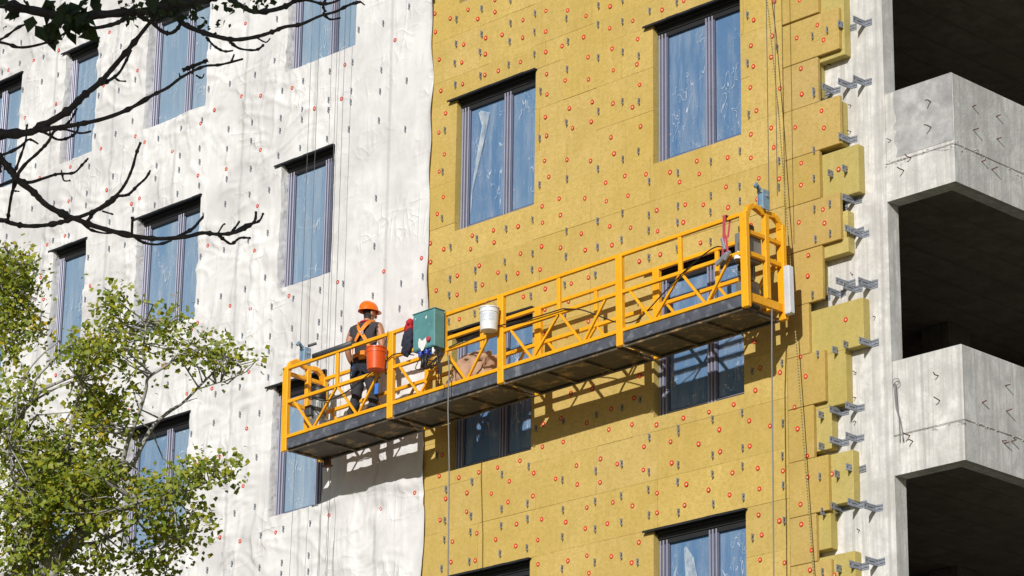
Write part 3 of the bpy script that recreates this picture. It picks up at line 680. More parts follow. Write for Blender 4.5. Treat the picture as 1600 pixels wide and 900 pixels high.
PD = np.array([[p[0], p[1]] for p in pins])
for x, z in pins:
    if inh(x, z, .01): continue
    inst('anchor_plate', A_W, (x+11, -.016-near_d(x, z), z-10), mem, rng.uniform(0, 3))
for x, z in tips:
    if inh(x, z, .0): continue
    inst('bracket', BRW, (x+11, -.012-min(.03, near_d(x, z)), z-10), mem, rng.uniform(-.05, .05))

# ---------------------------------------------------------------- suspended platform
TILT = .0206; PO = np.array([-7.5, -1.0, 12.62])
cr = empty('suspended_platform', PO, (0, -TILT, 0)); tag(cr, 'long yellow suspended work platform with truss guardrails hanging on the facade', 'platform')
def Lc(px, py, yl):
    q = at(px, py, -1+yl)-PO; c, s = math.cos(TILT), math.sin(TILT); return Vector((q[0]*c+q[2]*s, yl, -q[0]*s+q[2]*c))
def Wc(x, y, z):
    c, s = math.cos(TILT), math.sin(TILT); return Vector((PO[0]+x*c-z*s, PO[1]+y, PO[2]+x*s+z*c))
PX = [-.055, 1.93, 3.875, 5.825, 7.74]; TOP, MID, BOT = 1.115, .655, .185
def guard(y, front):
    for i, x in enumerate(PX):
        zt = TOP+.02
        MB().cbox((x-.05, y-.03, .0), (x+.05, y+.03, zt), .005).build('post', M['yellow'], cr)
    for i in range(4):
        a, b = PX[i]+.05, PX[i+1]-.05; mid = (a+b)/2
        m = MB()
        if front and i == 1:
            MB().bar((a, y, TOP), (a+.42, y, TOP), .045, .045).build('top_rail', M['yellow'], cr); m.bar((mid-.02, y, TOP), (b, y, TOP), .045, .045)
        else: m.bar((a, y, TOP), (b, y, TOP), .045, .045)
        m.build('top_rail', M['yellow'], cr)
        MB().bar((a, y, MID), (b, y, MID), .045, .045).build('middle_rail', M['yellow'], cr)
        MB().bar((a, y, BOT), (b, y, BOT), .045, .05).build('bottom_rail', M['yellow'], cr)
        MB().bar((mid-.01, y, MID+.0226), (mid-.01, y, TOP-.0226 if not (front and i == 1) else TOP+.0226), .055, .035).build('baluster', M['yellow'], cr)
        L = b-a
        for u, v in ((.06, .245), (.485, .265), (.505, .69), (.90, .715)):
            MB().bar((a+L*u, y, MID-.02), (a+L*v, y, BOT+.02), .03, .03).build('brace', M['yellow'], cr)
guard(.03, True); guard(.67, False)
for i in range(4):
    a, b = PX[i]+.052, PX[i+1]-.052
    for y, z0, z1 in ((.012, .022, .152), (.652, -.002, .034)):
        MB().cbox((a, y, z0), (b, y+.036, z1), .004).build('side_channel', M['skirt'], cr)
    m = MB(); m.box((a, .05, .014), (b, .65, .034))
    m.build('deck_plate', M['deck'], cr)
    n = 3
    for k in range(n+1):
        x = a+.03+(b-a-.06)*k/n
        MB().box((x-.02, .049, -.014), (x+.02, .651, .0135)).build('cross_rib', M['deck'], cr)
    for y in (.06, .63): MB().bar((a, y, -.001), (b, y, -.001), .028, .026).build('deck_edge_bar', M['deck'], cr)
for i, x in enumerate(PX[:-1]):
    for y in (.005,):
        for z in (-.01, .035, .08):
            m = MB(); m.lathe([(0, 0), (.014, 0), (.014, .012), (.008, .012), (.008, .022), (0, .022)], n=6)
            m.v = [(x+.052+q[2], y+.02+q[0], z+q[1]) for q in m.v]; m.build('bolt', M['steel'], cr)
# end frames with the hoist stirrups
for side, x in ((0, PX[0]), (1, PX[-1])):
    sx = 1 if side else -1
    for z, h in ((BOT-.05, .10), (MID, .055), (TOP-.20 if side else TOP-.06, .05)):
        MB().bar((x, .06, z), (x, .64, z), .045, h).build('end_rail', M['yellow'], cr)
    m = MB(); xx = x+.0
    pts = [(xx, .06, TOP-.01), (xx, .10, TOP+.09), (xx, .19, TOP+.14), (xx, .30, TOP+.11), (xx, .36, TOP+.09)]
    pts2 = [(xx, .66, TOP-.02), (xx, .62, TOP+.06), (xx, .54, TOP+.11), (xx, .44, TOP+.10), (xx, .38, TOP+.08)]
    for pp in (pts, pts2):
        for a, b in zip(pp[:-1], pp[1:]): m.bar(a, b, .062, .062, roll=(1, 0, 0))
    m.build('stirrup_arch', M['yellow'], cr)
    MB().cbox((xx-.03, .36, BOT), (xx+.03, .43, TOP+.10), .005).build('stirrup_post', M['yellow'], cr)
    m = MB(); m.lathe([(0, 0), (.05, 0), (.06, .02), (.06, .05), (0, .05)], n=12); m.v = [(xx-.025+q[2], .33+q[0], TOP+.12+q[1]) for q in m.v]; m.build('stirrup_hook', M['yellow'], cr)
MB().cbox((7.80, .61, .04), (7.88, .69, .62), .008).build('wall_bumper', M['whitefoam'], cr)
m = MB()
for k in range(4): m.bar((7.885, .622+.019*k, .05), (7.885, .622+.019*k, .61), .011, .014)
m.build('bumper_rib', M['whitefoam'], cr)
# castor under the rear left corner
m = MB(); m.cbox((.06, .59, -.095), (.15, .65, -.02), .008); m.cbox((.045, .575, -.112), (.165, .665, -.094), .004); m.build('foot_block', M['rust'], cr)

# hoists: motor, gearbox and brake housing
def hoist(x, label, flip=1):
    o = empty('hoist', Wc(x, .33, .035)); tag(o, label, 'hoist', 'hoists at the platform ends'); o.rotation_euler = (0, -TILT, 0)
    m = MB(); m.cbox((-.10, -.10, .03), (.10, .12, .40), .025); m.cbox((-.13, -.06, .06), (.13, .09, .30), .02); m.build('gearbox', M['hoist'], o)
    m = MB(); m.lathe([(0, .40), (.085, .40), (.092, .43), (.092, .62), (.085, .65), (0, .65)], n=18)
    m.build('motor', M['hoist'], o)
    for k in range(14):
        t = 2*math.pi*k/14; f = MB(); f.bar((.095*math.cos(t), .095*math.sin(t), .44), (.095*math.cos(t), .095*math.sin(t), .61), .008, .012); f.build('cooling_fin', M['hoist'], o)
    m = MB(); m.lathe([(0, .65), (.09, .65), (.097, .67), (.097, .80), (.085, .83), (0, .835)], n=18); m.build('motor_cap', M['black'], o)
    m = MB(); m.cbox((-.045*flip-.05, -.16, .42), (-.045*flip+.06, -.095, .56), .008); m.build('terminal_box', M['darkgrey'], o)
    m = MB(); m.cbox((-.14, -.12, 0), (.14, .14, .03), .006); m.build('base_plate', M['skirt'], o)
    return o
hoist(.24, 'grey electric hoist with black motor cap at the left platform end')
hoist(7.50, 'grey electric hoist with black cap beside the right end post', -1)
# grey switch cabinet on the right-hand stirrup
o = empty('switch_cabinet', Wc(7.63, .12, .60)); o.rotation_euler = (0, -TILT, 0); tag(o, 'grey metal switch cabinet inside the right platform end frame', 'cabinet')
m = MB(); m.cbox((-.12, 0, 0), (.075, .24, .36), .008); m.build('body', M['greybox'], o)
m = MB(); m.cbox((.0755, .02, .03), (.083, .22, .33), .003); m.build('door', M['greybox'], o)
m = MB(); m.cbox((-.10, .02, .361), (.05, .18, .47), .03); m.build('cap', M['black'], o)
# fall-arrest locks, blue-grey, on the stirrups
for px, py, lab, x in ((1197, 318, 'blue-grey rope lock above the right end of the platform', 7.75), (472, 552, 'blue-grey rope lock above the left end of the platform', -.08)):
    b = Wc(x+.01, .35, TOP+.12); o = empty('rope_lock', b); tag(o, lab, 'rope lock', 'rope locks on the platform stirrups')
    m = MB(); m.cbox((-.045, -.06, 0), (-.033, .06, .24), .003); m.cbox((.033, -.06, 0), (.045, .06, .24), .003); m.cbox((-.032, -.05, .02), (.032, .05, .20), .01); m.build('housing', M['bluelock'], o)
    m = MB(); m.bar((-.02, -.03, .24), (-.02, -.11, .30), .03, .045, roll=(1, 0, 0)); m.bar((.0, -.11, .30), (.0, -.15, .245), .035, .03, roll=(1, 0, 0)); m.build('lever', M['bluelock'], o)
    m = MB(); m.lathe([(0, 0), (.018, 0), (.018, .018), (0, .018)], n=8); m.v = [(.046+q[2], q[0], .17+q[1]) for q in m.v]; m.build('bolt', M['steel'], o)
    if x < 1:
        m = MB(); m.bar((.02, .02, .27), (.10, .10, .31), .03, .03); m.build('handle', M['darkgrey'], o)

# ---------------------------------------------------------------- ropes and cables
def rope(name, P, r, mat, lab, cat, group=None, n=5):
    o = MB().tube(P, r, n).build(name, M[mat]); tag(o, lab, cat, group); return o
ZR = 27.9
for px, lab in ((1200, 'steel wire rope rising from the right rope lock'), (1213, 'steel safety wire rope right of the right rope lock')):
    q = Wc(Lc(px, 200, .35).x, .35, 1.2); q2 = at(px, 200, -.65)
    rope('wire_rope', [(q2[0], -.65, q[2]+.15), (q2[0]-.02, -.62, ZR)], .0045, 'wire', lab, 'wire rope', 'wire ropes')
for (px, py), lab in (((478, 300), 'thin steel wire rope above the left rope lock, left of its pair'), ((490, 300), 'thin steel wire rope above the left rope lock, right of its pair'), ((519, 300), 'thin steel wire rope hanging before the white membrane, left of a pair'), ((531, 300), 'thin steel wire rope hanging before the white membrane, right of a pair')):
    q = at(px, py, -.65 if px < 500 else -.25); zb = 13.95 if px < 500 else 10.3
    rope('wire_rope', [(q[0], q[1], zb), (q[0], q[1], ZR)], .0035, 'wire', lab, 'wire rope', 'wire ropes')
for (x0, y0), (x1, y1), lab in (((462, 705), (452, 905), 'thin steel wire rope tail below the left platform end, left of a pair'), ((500, 805), (496, 905), 'thin steel wire rope tail below the left platform end, right of a pair')):
    a = at(x0, y0, -.5); b = at(x1, y1, -.45); c_ = np.array([b[0], b[1], 2.0]); rope('wire_rope', [a, b, c_], .0035, 'wire', lab, 'wire rope', 'wire ropes')
a = at(1206, 480, -.55); rope('power_cable', [a, at(1206, 560, -.5), at(1209, 905, -.5), (at(1209, 905, -.5)[0], -.5, .1)], .0085, 'cable', 'thick grey cable hanging below the right platform end', 'cable')
a = at(701, 545, -1.06); rope('power_cable', smoothline([at(699, 548, -1.05), at(702, 580, -1.075), at(700, 640, -1.08), at(700, 905, -1.08), (at(700, 905, -1.08)[0], -1.08, .1)], 3), .0085, 'cable', 'grey power cable hanging from the teal control box to the ground', 'cable')
a = at(1190, -60, -.45); P = [at(1186, -80, -.40), at(1201, 20, -.30), at(1217, 180, -.22), at(1234, 400, -.16), at(1246, 560, -.13), at(1258, 720, -.10), at(1273, 920, -.06)]
P = [(P[0][0]-1.0, -.6, ZR)]+P+[(P[-1][0]+.4, -.06, .5)]
rope('safety_rope', P, .0065, 'rope', 'yellow and black safety rope slanting down beside the right platform end', 'rope')

# ---------------------------------------------------------------- things on the platform
def Lw(px, py, yl): return Vector(at(px, py, -1+yl))
# control box
b = Wc(*Lc(645, 551, -.19)); o = empty('control_box', b, (0, -TILT, 0)); tag(o, 'teal electrical control box splashed with white plaster, hung on the guardrail', 'control box')
m = MB(); m.cbox((0, 0, 0), (.385, .17, .49), .006); m.build('body', M['teal'], o)
m = MB(); m.cbox((-.01, -.012, .484), (.395, .18, .497), .004); m.build('lid_rim', M['teal'], o)
m = MB(); m.cbox((.012, -.008, .012), (.373, -.0005, .478), .004); m.build('door', M['teal'], o)
m = MB(); m.cbox((.02, .171, .40), (.06, .225, .44), .004); m.cbox((.32, .171, .40), (.36, .225, .44), .004); m.build('hanger', M['darkgrey'], o)
def splat(cx, cz, r, n=11, seed=1):
    rr = random.Random(seed); vs = [(cx, -.0105, cz)]
    for k in range(n): t = 2*math.pi*k/n; q = r*rr.uniform(.35, 1.25); vs.append((cx+q*math.cos(t)*.8, -.0095, cz+q*math.sin(t)*1.25))
    return vs, [(0, 1+(k+1) % n, 1+k) for k in range(n)]
for cx, cz, r, s in ((.17, .07, .085, 2), (.245, .405, .022, 4), (.05, .42, .008, 5), (.30, .30, .007, 6), (.09, .26, .008, 7)): MB().add(*splat(cx, cz, r, seed=s)).build('plaster_splash', M['splat'], o)
m = MB(); m.lathe([(0, 0), (.032, 0), (.034, .02), (.026, .03), (0, .03)], n=14); m.v = [(.30+q[0], -.009-q[2], .10+q[1]) for q in m.v]; m.build('emergency_button', M['pinkstrap'], o)
for k, (x, y) in enumerate(((.09, .05), (.20, .05), (.16, .12), (.26, .06))):
    m = MB(); m.lathe([(.0, -.075), (.026, -.075), (.034, -.05), (.03, -.03), (.036, -.025), (.036, 0), (0, 0)], (x, y, 0), 14); m.build('plug_socket', M['blue'], o)
for k, (x, y, l) in enumerate(((.15, .03, .17), (.20, .03, .15))):
    m = MB(); m.tube([(x, y, -.06), (x+.005, y-.005, -.06-l)], [.026, .022], 10); m.build('plug', M['black'], o)
m = MB(); m.tube([(.33, .04, .0), (.33, .035, -.09)], .022, 10); m.build('grey_plug', M['whiteplastic'], o)
m = MB()
for k in range(6):
    s = rng.uniform(.06, .13); cx = .35+rng.uniform(-.04, .10); cz = -.13+rng.uniform(-.05, .03)
    P = [(cx+s*math.cos(t+k)*1.1, .01+.02*math.sin(k+t), cz+s*math.sin(t+k)*.8) for t in np.linspace(0, 5.6, 16)]
    m.tube(P, .0065, 5)
for k in range(4): m.tube(smoothline([(.12+.05*k, .03, -.06), (.05+.09*k, .0, -.22-.02*k), (.25+.06*k, -.02, -.26), (.42, .0, -.16)]), .006, 5)
m.tube(smoothline([(.40, .0, -.05), (.46, -.03, -.12), (.47, -.01, -.35), (.40, .05, -.52)]), .008, 5); m.tube(smoothline([(.42, .0, -.10), (.5, -.02, -.2), (.50, .0, -.42)]), .006, 5)
m.build('cable_loop', M['black'], o)
# long black cables clipped along the guardrail
def cab(P, lab, r=.008): tag(MB().tube(smoothline(P, 5), r, 5).build('black_cable', M['black']), lab, 'cable', 'black cables along the guardrail')
cab([Wc(.35, .10, .62), Wc(.45, -.01, .60), Wc(.8, -.02, .48), Wc(1.2, -.02, .52), Wc(1.6, -.02, .66), Wc(1.85, -.025, .73), Wc(2.05, -.02, .80), Wc(2.4, -.03, .70)], 'black cable sagging across the first guardrail bay below the worker')
cab([Wc(3.0, -.01, .66), Wc(3.5, -.025, .70), Wc(3.86, -.02, .72), Wc(4.4, -.02, .68), Wc(4.95, -.02, .67)], 'black cable tied along the middle rail under the white bucket')
cab([Wc(4.95, -.01, .67), Wc(5.25, .0, .58), Wc(5.55, .05, .42), Wc(5.8, .08, .30), Wc(6.1, .05, .28), Wc(6.5, .0, .45), Wc(6.9, -.01, .66), Wc(7.3, -.02, .80), Wc(7.45, .0, .78)], 'black cable drooping through the right guardrail bays to the red strap')
cab([Wc(1.93, -.035, 1.13), Wc(1.9, -.04, 1.0), Wc(1.75, -.06, .84), Wc(1.62, -.1, .80)], 'thin black cord looped from the second post to the orange bucket', .004)
# padding tube on the left top rail
q0 = Wc(.47, .03, TOP+.04); q1 = Wc(1.22, .03, TOP+.04)
m = MB(); m.tube([q0, q1], .042, 10); o = m.build('rail_padding', M['darkgrey']); tag(o, 'dark grey foam tube padding lying on the left top rail', 'padding')
# buckets
def bucket(name, base, h, r0, r1, mat, lab, wire_to):
    o = empty(name, base, (0, 0, rng.uniform(0, 3))); tag(o, lab, 'bucket')
    m = MB(); m.lathe([(0, 0), (r0, 0), (r0+(r1-r0)*.8, h*.8), (r0+(r1-r0)*.8+.006, h*.8), (r0+(r1-r0)*.8+.006, h*.84), (r0+(r1-r0)*.84, h*.84), (r1, h), (r1+.008, h), (r1+.008, h+.012), (r1-.006, h+.012), (r1-.008, h*.95), (r0-.006, .012), (0, .012)], n=28); m.build('body', M[mat], o)
    m = MB(); m.tube([(r1*math.cos(t)*1.03, .02*math.sin(t), h*.9-r1*1.0*math.sin(t)*.35) for t in np.linspace(0, math.pi, 16)] if not wire_to else smoothline([(-r1-.004, 0, h*.93), (-r1*.6, 0, h+.06), (0, 0, h+wire_to), (r1*.6, 0, h+.06), (r1+.004, 0, h*.93)]), .0035, 5); m.build('handle', M['wire'], o)
    return o
ob = bucket('orange_bucket', Wc(*Lc(587, 578, -.13)), .27, .108, .128, 'orange', 'orange plastic bucket hanging outside the guardrail behind the worker', .10)
m = MB(); m.cbox((.11, -.05, .02), (.15, .03, .14), .01); q = m.build('trowel_blade', M['cable'], ob)
wb = bucket('white_bucket', Wc(*Lc(764, 517, -.12)), .275, .104, .118, 'whiteplastic', 'white plastic paint bucket wired to the top rail', .12)
m = MB(); n = 10; vs = []; fs = []
for k in range(n+1):
    t = -2.2+1.6*k/n; rr = .1125
    vs += [(rr*math.cos(t), rr*math.sin(t), .11), (.1162*math.cos(t), .1162*math.sin(t), .20)]
fs = [(2*k, 2*k+2, 2*k+3, 2*k+1) for k in range(n)]
def m_label():
    t = NT('printed_bucket_label'); c = t.coords((1, 1, 1))
    f = t.noise(t.coords((60, 60, 130)), 1.0, 2, .5)
    return t.fin(t.mix(t.ramp(f, [(.50, 0.0), (.54, 1.0)]), (.74, .76, .78), (.45, .50, .58)), .5)
M['label'] = m_label(); wb.rotation_euler = (0, 0, .35)
m.add(vs, fs, 0, True).build('label', M['label'], wb)
# jacket of red and navy cloth hung beside the control box
def blob(name, mats, pts, lab, cat, parent=None, seed=3, rough=.03):
    r = np.random.default_rng(seed); bm = bmesh.new()
    for (c, s, mi) in pts:
        ret = bmesh.ops.create_icosphere(bm, subdivisions=3, radius=1.0)
        for v in ret['verts']:
            n = v.co.copy(); k = 1+.18*math.sin(n.x*5+c[0]*9)*math.sin(n.z*7+seed)+.12*math.sin(n.y*9+n.z*4)
            v.co = Vector((c[0]+n.x*s[0]*k, c[1]+n.y*s[1]*k, c[2]+n.z*s[2]*k))
            for f in v.link_faces: f.material_index = mi
    for f in bm.faces: f.smooth = True
    me = bpy.data.meshes.new(name); bm.to_mesh(me); bm.free()
    for m_ in mats: me.materials.append(m_)
    return link(name, me, (), parent)
q = Wc(*Lc(640, 508, -.07)); o = empty('hanging_jacket', (q.x, q.y, q.z-.5)); tag(o, 'red and navy jacket hanging on the rail left of the control box', 'jacket')
b_ = blob('red_hood', [M['redcloth']], [((0, 0, .46), (.07, .05, .08), 0), ((.03, -.02, .52), (.05, .045, .05), 0)], '', '', o)
b_ = blob('navy_body', [M['navycloth']], [((-.02, 0, .30), (.085, .06, .15), 0), ((-.05, .01, .20), (.07, .05, .10), 0), ((.02, -.01, .36), (.07, .05, .10), 0)], '', '', o)
# insulation sack, offcuts, bottle
q = Wc(3.12, .36, .035); o = empty('paper_sack', q); tag(o, 'crumpled brown paper sack standing on the platform deck', 'sack')
bm = bmesh.new(); bmesh.ops.create_grid(bm, x_segments=1, y_segments=1, size=1); bm.free()
bm = bmesh.new(); bmesh.ops.create_cube(bm, size=1); bmesh.ops.subdivide_edges(bm, edges=bm.edges[:], cuts=9, use_grid_fill=True)
for v in bm.verts:
    x, y, z = v.co; k = 1-.22*max(0, z)*(1+.3*math.sin(x*9)); n_ = .03*math.sin(x*17+z*9)+.03*math.sin(y*15-z*13)+.02*math.sin(z*31+x*11)
    rr = math.hypot(x, y); sq = 1.0-.16*max(0, rr-.45)
    v.co = Vector((x*.62*k*sq+n_*.6, y*.42*k*sq+n_*.5, (z+.5)*.52*(1+.10*math.sin(x*5+1))+n_*(z+.5)))
for f in bm.faces: f.smooth = True
me = bpy.data.meshes.new('sack'); bm.to_mesh(me); bm.free(); me.materials.append(M['sack']); link('bag', me, (), o)
q = Wc(2.55, .30, .035); o = empty('water_bottle', q); tag(o, 'clear water bottle with a blue cap standing on the deck', 'bottle')
m = MB(); m.lathe([(0, 0), (.042, 0), (.044, .02), (.041, .07), (.044, .12), (.044, .19), (.02, .245), (.016, .27), (0, .27)], n=16); m.build('body', M['bottle'], o)
m = MB(); m.lathe([(.021, .265), (.021, .295), (0, .297)], n=14); m.build('cap', M['blue'], o)
q = Wc(2.35, .25, .035); m = MB(); m.cbox((-.35, -.02, 0), (.30, .02, .36), .01)
o = m.build('insulation_offcut', M['sack']); o.location = (q.x, q.y+.2, q.z); tag(o, 'brown cardboard sheet leaning inside the second bay of the platform', 'cardboard')
# red strap, clamp and small white lamp
q = Wc(7.50, -.005, TOP); o = empty('lashing_strap', (q.x, q.y, q.z-.6)); tag(o, 'red lashing strap with ratchet tied round the top rail', 'strap')
m = MB()
for a, b, w in (((0, -.03, .63), (.0, -.035, .36), .045), ((.01, .065, .63), (.03, .0, .36), .03), ((.0, -.035, .36), (-.02, -.04, .10), .04), ((.03, -.03, .36), (.06, -.04, .12), .03)): m.bar(a, b, w, .006, roll=(0, 1, 0))
m.cbox((-.03, -.032, .622), (.03, .068, .63), .002); m.build('webbing', M['pinkstrap'], o)
m = MB(); m.bar((-.02, -.05, .35), (.03, -.055, .20), .035, .03); m.bar((-.12, -.04, .06), (.06, -.05, .15), .05, .03); m.bar((.02, -.05, .08), (.10, -.05, .17), .03, .03); m.build('ratchet', M['steel'], o)
q = Wc(7.62, .05, .60); o = empty('work_lamp', q); tag(o, 'small white work lamp hanging inside the right guardrail bay', 'lamp')
m = MB(); m.lathe([(.050, 0), (.052, .035), (.03, .06), (.014, .07), (.012, .10), (0, .10)], n=14); m.build('shade', M['whiteplastic'], o)
m = MB(); m.tube([(0, 0, .10), (.005, 0, .20)], .004, 5); m.build('cord', M['black'], o)

# ---------------------------------------------------------------- worker (back to us, facing the wall)
def skin_mesh(verts, edges, radii, root=0, sub=2):
    me = bpy.data.meshes.new('sk'); me.from_pydata(verts, edges, []); o = bpy.data.objects.new('sk', me); COL.objects.link(o)
    o.modifiers.new('s', 'SKIN'); o.modifiers.new('d', 'SUBSURF').levels = sub
    sv = me.skin_vertices[0].data
    for i, r in enumerate(radii): sv[i].radius = r if isinstance(r, tuple) else (r, r)
    sv[root].use_root = True
    bpy.context.view_layer.update(); dg = bpy.context.evaluated_depsgraph_get()
    out = bpy.data.meshes.new_from_object(o.evaluated_get(dg)); bpy.data.objects.remove(o); return out
def worker():
    base = Wc(1.06, .36, .035); o = empty('person', base, (0, 0, .30)); o.scale = (1.03, 1.05, 1.04)
    tag(o, 'worker in orange helmet, dark sleeveless vest and harness facing the wall', 'person')
    def turn(p):
        k = min(1, max(0, (p[2]-1.45)/.07))*-.55; x, y = p[0], p[1]-.03; c_, s_ = math.cos(k), math.sin(k)
        return Vector((x*c_-y*s_, x*s_+y*c_+.03, p[2]))
    V = {}; E = []; R = {}
    def v(n, p, r, par=None):
        V[n] = p; R[n] = r
        if par: E.append((par, n))
    v('pel', (0, 0, .90), (.15, .105)); v('wst', (0, -.005, 1.04), (.135, .10), 'pel'); v('rib', (0, -.01, 1.20), (.155, .108), 'wst'); v('che', (0, .0, 1.335), (.155, .105), 'rib')
    v('nkb', (0, .015, 1.43), (.075, .07), 'che'); v('nk', (0, .03, 1.475), (.054, .056), 'nkb'); v('jaw', (.0, .055, 1.535), (.066, .076), 'nk'); v('hd', (0, .05, 1.60), (.078, .092), 'jaw'); v('crn', (0, .045, 1.65), (.066, .078), 'hd')
    for s, n in ((1, 'r'), (-1, 'l')):
        fw_ = .02 if s > 0 else -.055; ex = 1 if s > 0 else 0
        v(n+'sh', (s*.185, .0, 1.375), .062, 'che'); v(n+'ua', (s*.225, -.01, 1.26), .052, n+'sh'); v(n+'el', (s*.245, -.02, 1.10), .040, n+'ua')
        v(n+'fa', (s*.24, .05-.03*ex, 1.01-.01*ex), .041, n+'el'); v(n+'wr', (s*.22, .15-.05*ex, .93-.03*ex), .027, n+'fa'); v(n+'ha', (s*.205, .205, .90), (.040, .020), n+'wr'); v(n+'pa', (s*.20, .245, .885), (.042, .018), n+'ha')
        v(n+'hi', (s*.085, .0, .82), .098, 'pel'); v(n+'th', (s*.10, .01, .66), .085, n+'hi'); v(n+'kn', (s*.105, .03+fw_, .475), .066, n+'th'); v(n+'ca', (s*.115, fw_, .33), .068, n+'kn'); v(n+'an', (s*.125, -.01+fw_*1.4, .12), .060, n+'ca'); v(n+'he', (s*.125, -.015+fw_*1.4, .05), .05, n+'an'); v(n+'to', (s*.145, .13+fw_*1.4, .04), (.046, .034), n+'he')
        for k, (dx, dl) in enumerate(((-.030, .062), (-.010, .075), (.010, .072), (.029, .055))):
            v('%sf%d' % (n, k), (s*.20+dx, .285+dl*.3, .875), .0088, n+'pa'); v('%sg%d' % (n, k), (s*.20+dx, .30+dl*.6, .85), .0082, '%sf%d' % (n, k)); v('%sh%d' % (n, k), (s*.20+dx*1.02, .30+dl*.55, .815), .0075, '%sg%d' % (n, k))
        v(n+'t0', (s*.20-s*.045, .235, .875), .011, n+'ha'); v(n+'t1', (s*.20-s*.052, .275, .855), .0095, n+'t0')
    ks = list(V); ix = {k: i for i, k in enumerate(ks)}
    me = skin_mesh([V[k] for k in ks], [(ix[a], ix[b]) for a, b in E], [R[k] for k in ks], 0, 2)
    for m_ in ('vest', 'trouser', 'skin', 'darkgrey', 'hair', 'trouser2'): me.materials.append(M[m_])
    for p in me.polygons:
        c = p.center; p.use_smooth = True; x, y, z = c; mi = 0
        if z < .085 or (z < .15 and y > .05): mi = 3
        elif z < .935 and abs(x) < .185 and y < .13: mi = 5 if (z > .68 and abs(x) < .1) else 1
        elif z > 1.475: mi = 4 if (y < .045 and z > 1.50) else 2
        elif abs(x) > .205 or (abs(x) > .175 and z < 1.28): mi = 2
        elif z > 1.435: mi = 2
        p.material_index = mi
    for q in me.vertices:
        x, y, z = q.co
        if .1 < z < 1.4 and abs(x) < .19: q.co += q.normal*(.006*math.sin(z*46+x*31+2*math.sin(x*17))+.005*math.sin(z*83-y*40+x*20)+.004*math.sin(x*70+z*19))
        q.co = turn(q.co)
    link('body', me, (), o)
    m = MB()                                             # ears, nose
    for nm, c_, r_ in (('ear', (.083, .045, 1.565), (.012, .02, .032)), ('ear', (-.083, .045, 1.565), (.012, .02, .032)), ('nose', (0, .142, 1.555), (.014, .02, .026))):
        bm = bmesh.new(); bmesh.ops.create_icosphere(bm, subdivisions=2, radius=1)
        for q in bm.verts: q.co = turn(Vector([c_[i]+q.co[i]*r_[i] for i in range(3)]))
        for f in bm.faces: f.smooth = True
        me = bpy.data.meshes.new(nm); bm.to_mesh(me); bm.free(); me.materials.append(M['skin']); link(nm, me, (), o)
    m = MB(); 
    for s in (1, -1): m.cbox((s*.034-.014, .118, 1.578), (s*.034+.014, .128, 1.590), .003)
    m.cbox((-.024, .122, 1.508), (.024, .131, 1.514), .002); m.v = [tuple(turn(q)) for q in m.v]; m.build('eyes_and_mouth', M['hair'], o)
    # helmet
    m = MB(); n = 24; prof = [(.0, .128), (.03, .126), (.06, .115), (.085, .095), (.102, .062), (.111, .02), (.113, 0), (.118, -.004), (.122, -.004), (.121, .004)]
    m.lathe(prof, (0, 0, 0), n, soft=True); vs = []
    for (x, y, z) in m.v: vs.append((x*.98, y*1.14+.04+(max(0, y)*.28 if z < .006 and math.hypot(x, y) > .115 else 0), z+1.605))
    m.v = [tuple(turn(q)) for q in vs]; h = m.build('helmet', M['helmet'], o)
    m = MB(); m.tube([(0, .04+1.14*.115*math.cos(t), 1.607+.131*math.sin(t)) for t in np.linspace(.35, math.pi-.35, 12)], .009, 6); m.v = [tuple(turn(q)) for q in m.v]; m.build('helmet_ridge', M['helmet'], h)
    # red collar, harness straps across the back, belt with buckle
    m = MB(); m.tube([(.085*math.cos(t), .012+.075*math.sin(t), 1.435-.02*math.sin(t)) for t in np.linspace(0, 6.28, 18)], .014, 6, caps=False); m.build('red_collar', M['redcloth'], o)
    def strap(P, w, nm='harness_strap', mat='harness', t=.008):
        m = MB(); P = [Vector(p) for p in smoothline(P, 4)]; vs = []; fs = []
        for i, p in enumerate(P):
            d = (P[min(i+1, len(P)-1)]-P[max(0, i-1)]).normalized(); out = Vector((p.x*1.2, p.y-.02, 0)).normalized(); s_ = d.cross(out).normalized()
            vs += [p-s_*w/2, p+s_*w/2, p+s_*w/2+out*t, p-s_*w/2+out*t]
        for i in range(len(P)-1):
            a = 4*i
            for k in range(4): fs.append((a+k, a+(k+1) % 4, a+4+(k+1) % 4, a+4+k))
        m.add(vs, fs); return m.build(nm, M[mat], o)
    for s in (1, -1):
        strap([(s*.10, .085, 1.36), (s*.105, .02, 1.445), (s*.07, -.085, 1.41), (s*.012, -.128, 1.31), (-s*.02, -.130, 1.27), (-s*.10, -.118, 1.13), (-s*.135, -.07, 1.02)], .046)
        strap([(s*.10, .085, 1.36), (s*.11, .125, 1.2), (s*.11, .11, 1.02)], .042)
        strap([(s*.02, -.15, .84), (s*.10, -.115, .76), (s*.17, -.03, .73), (s*.16, .08, .75)], .04, 'leg_strap', 'trouser2')
    m = MB(); n = 24; vs = []; fs = []
    for k in range(n):
        t = 2*math.pi*k/n; 
        for z, r in ((.975, 1.0), (1.03, 1.0)): vs.append((.162*math.cos(t), -.004+.128*math.sin(t), z))
    fs = [(2*k, 2*((k+1) % n), 2*((k+1) % n)+1, 2*k+1) for k in range(n)]
    m.add(vs, fs, 0, True); m.build('belt', M['harness'], o)
    m = MB(); m.cbox((.0, -.165, .93), (.085, -.125, 1.04), .008); m.build('belt_pouch', M['harness'], o)
    m = MB(); m.cbox((.03, -.15, 1.25), (.05, -.13, 1.30), .004); m.lathe([(0, 0), (.018, 0), (.018, .01), (0, .01)], (0, -.135, 1.28), 8); m.build('d_ring', M['steel'], o)
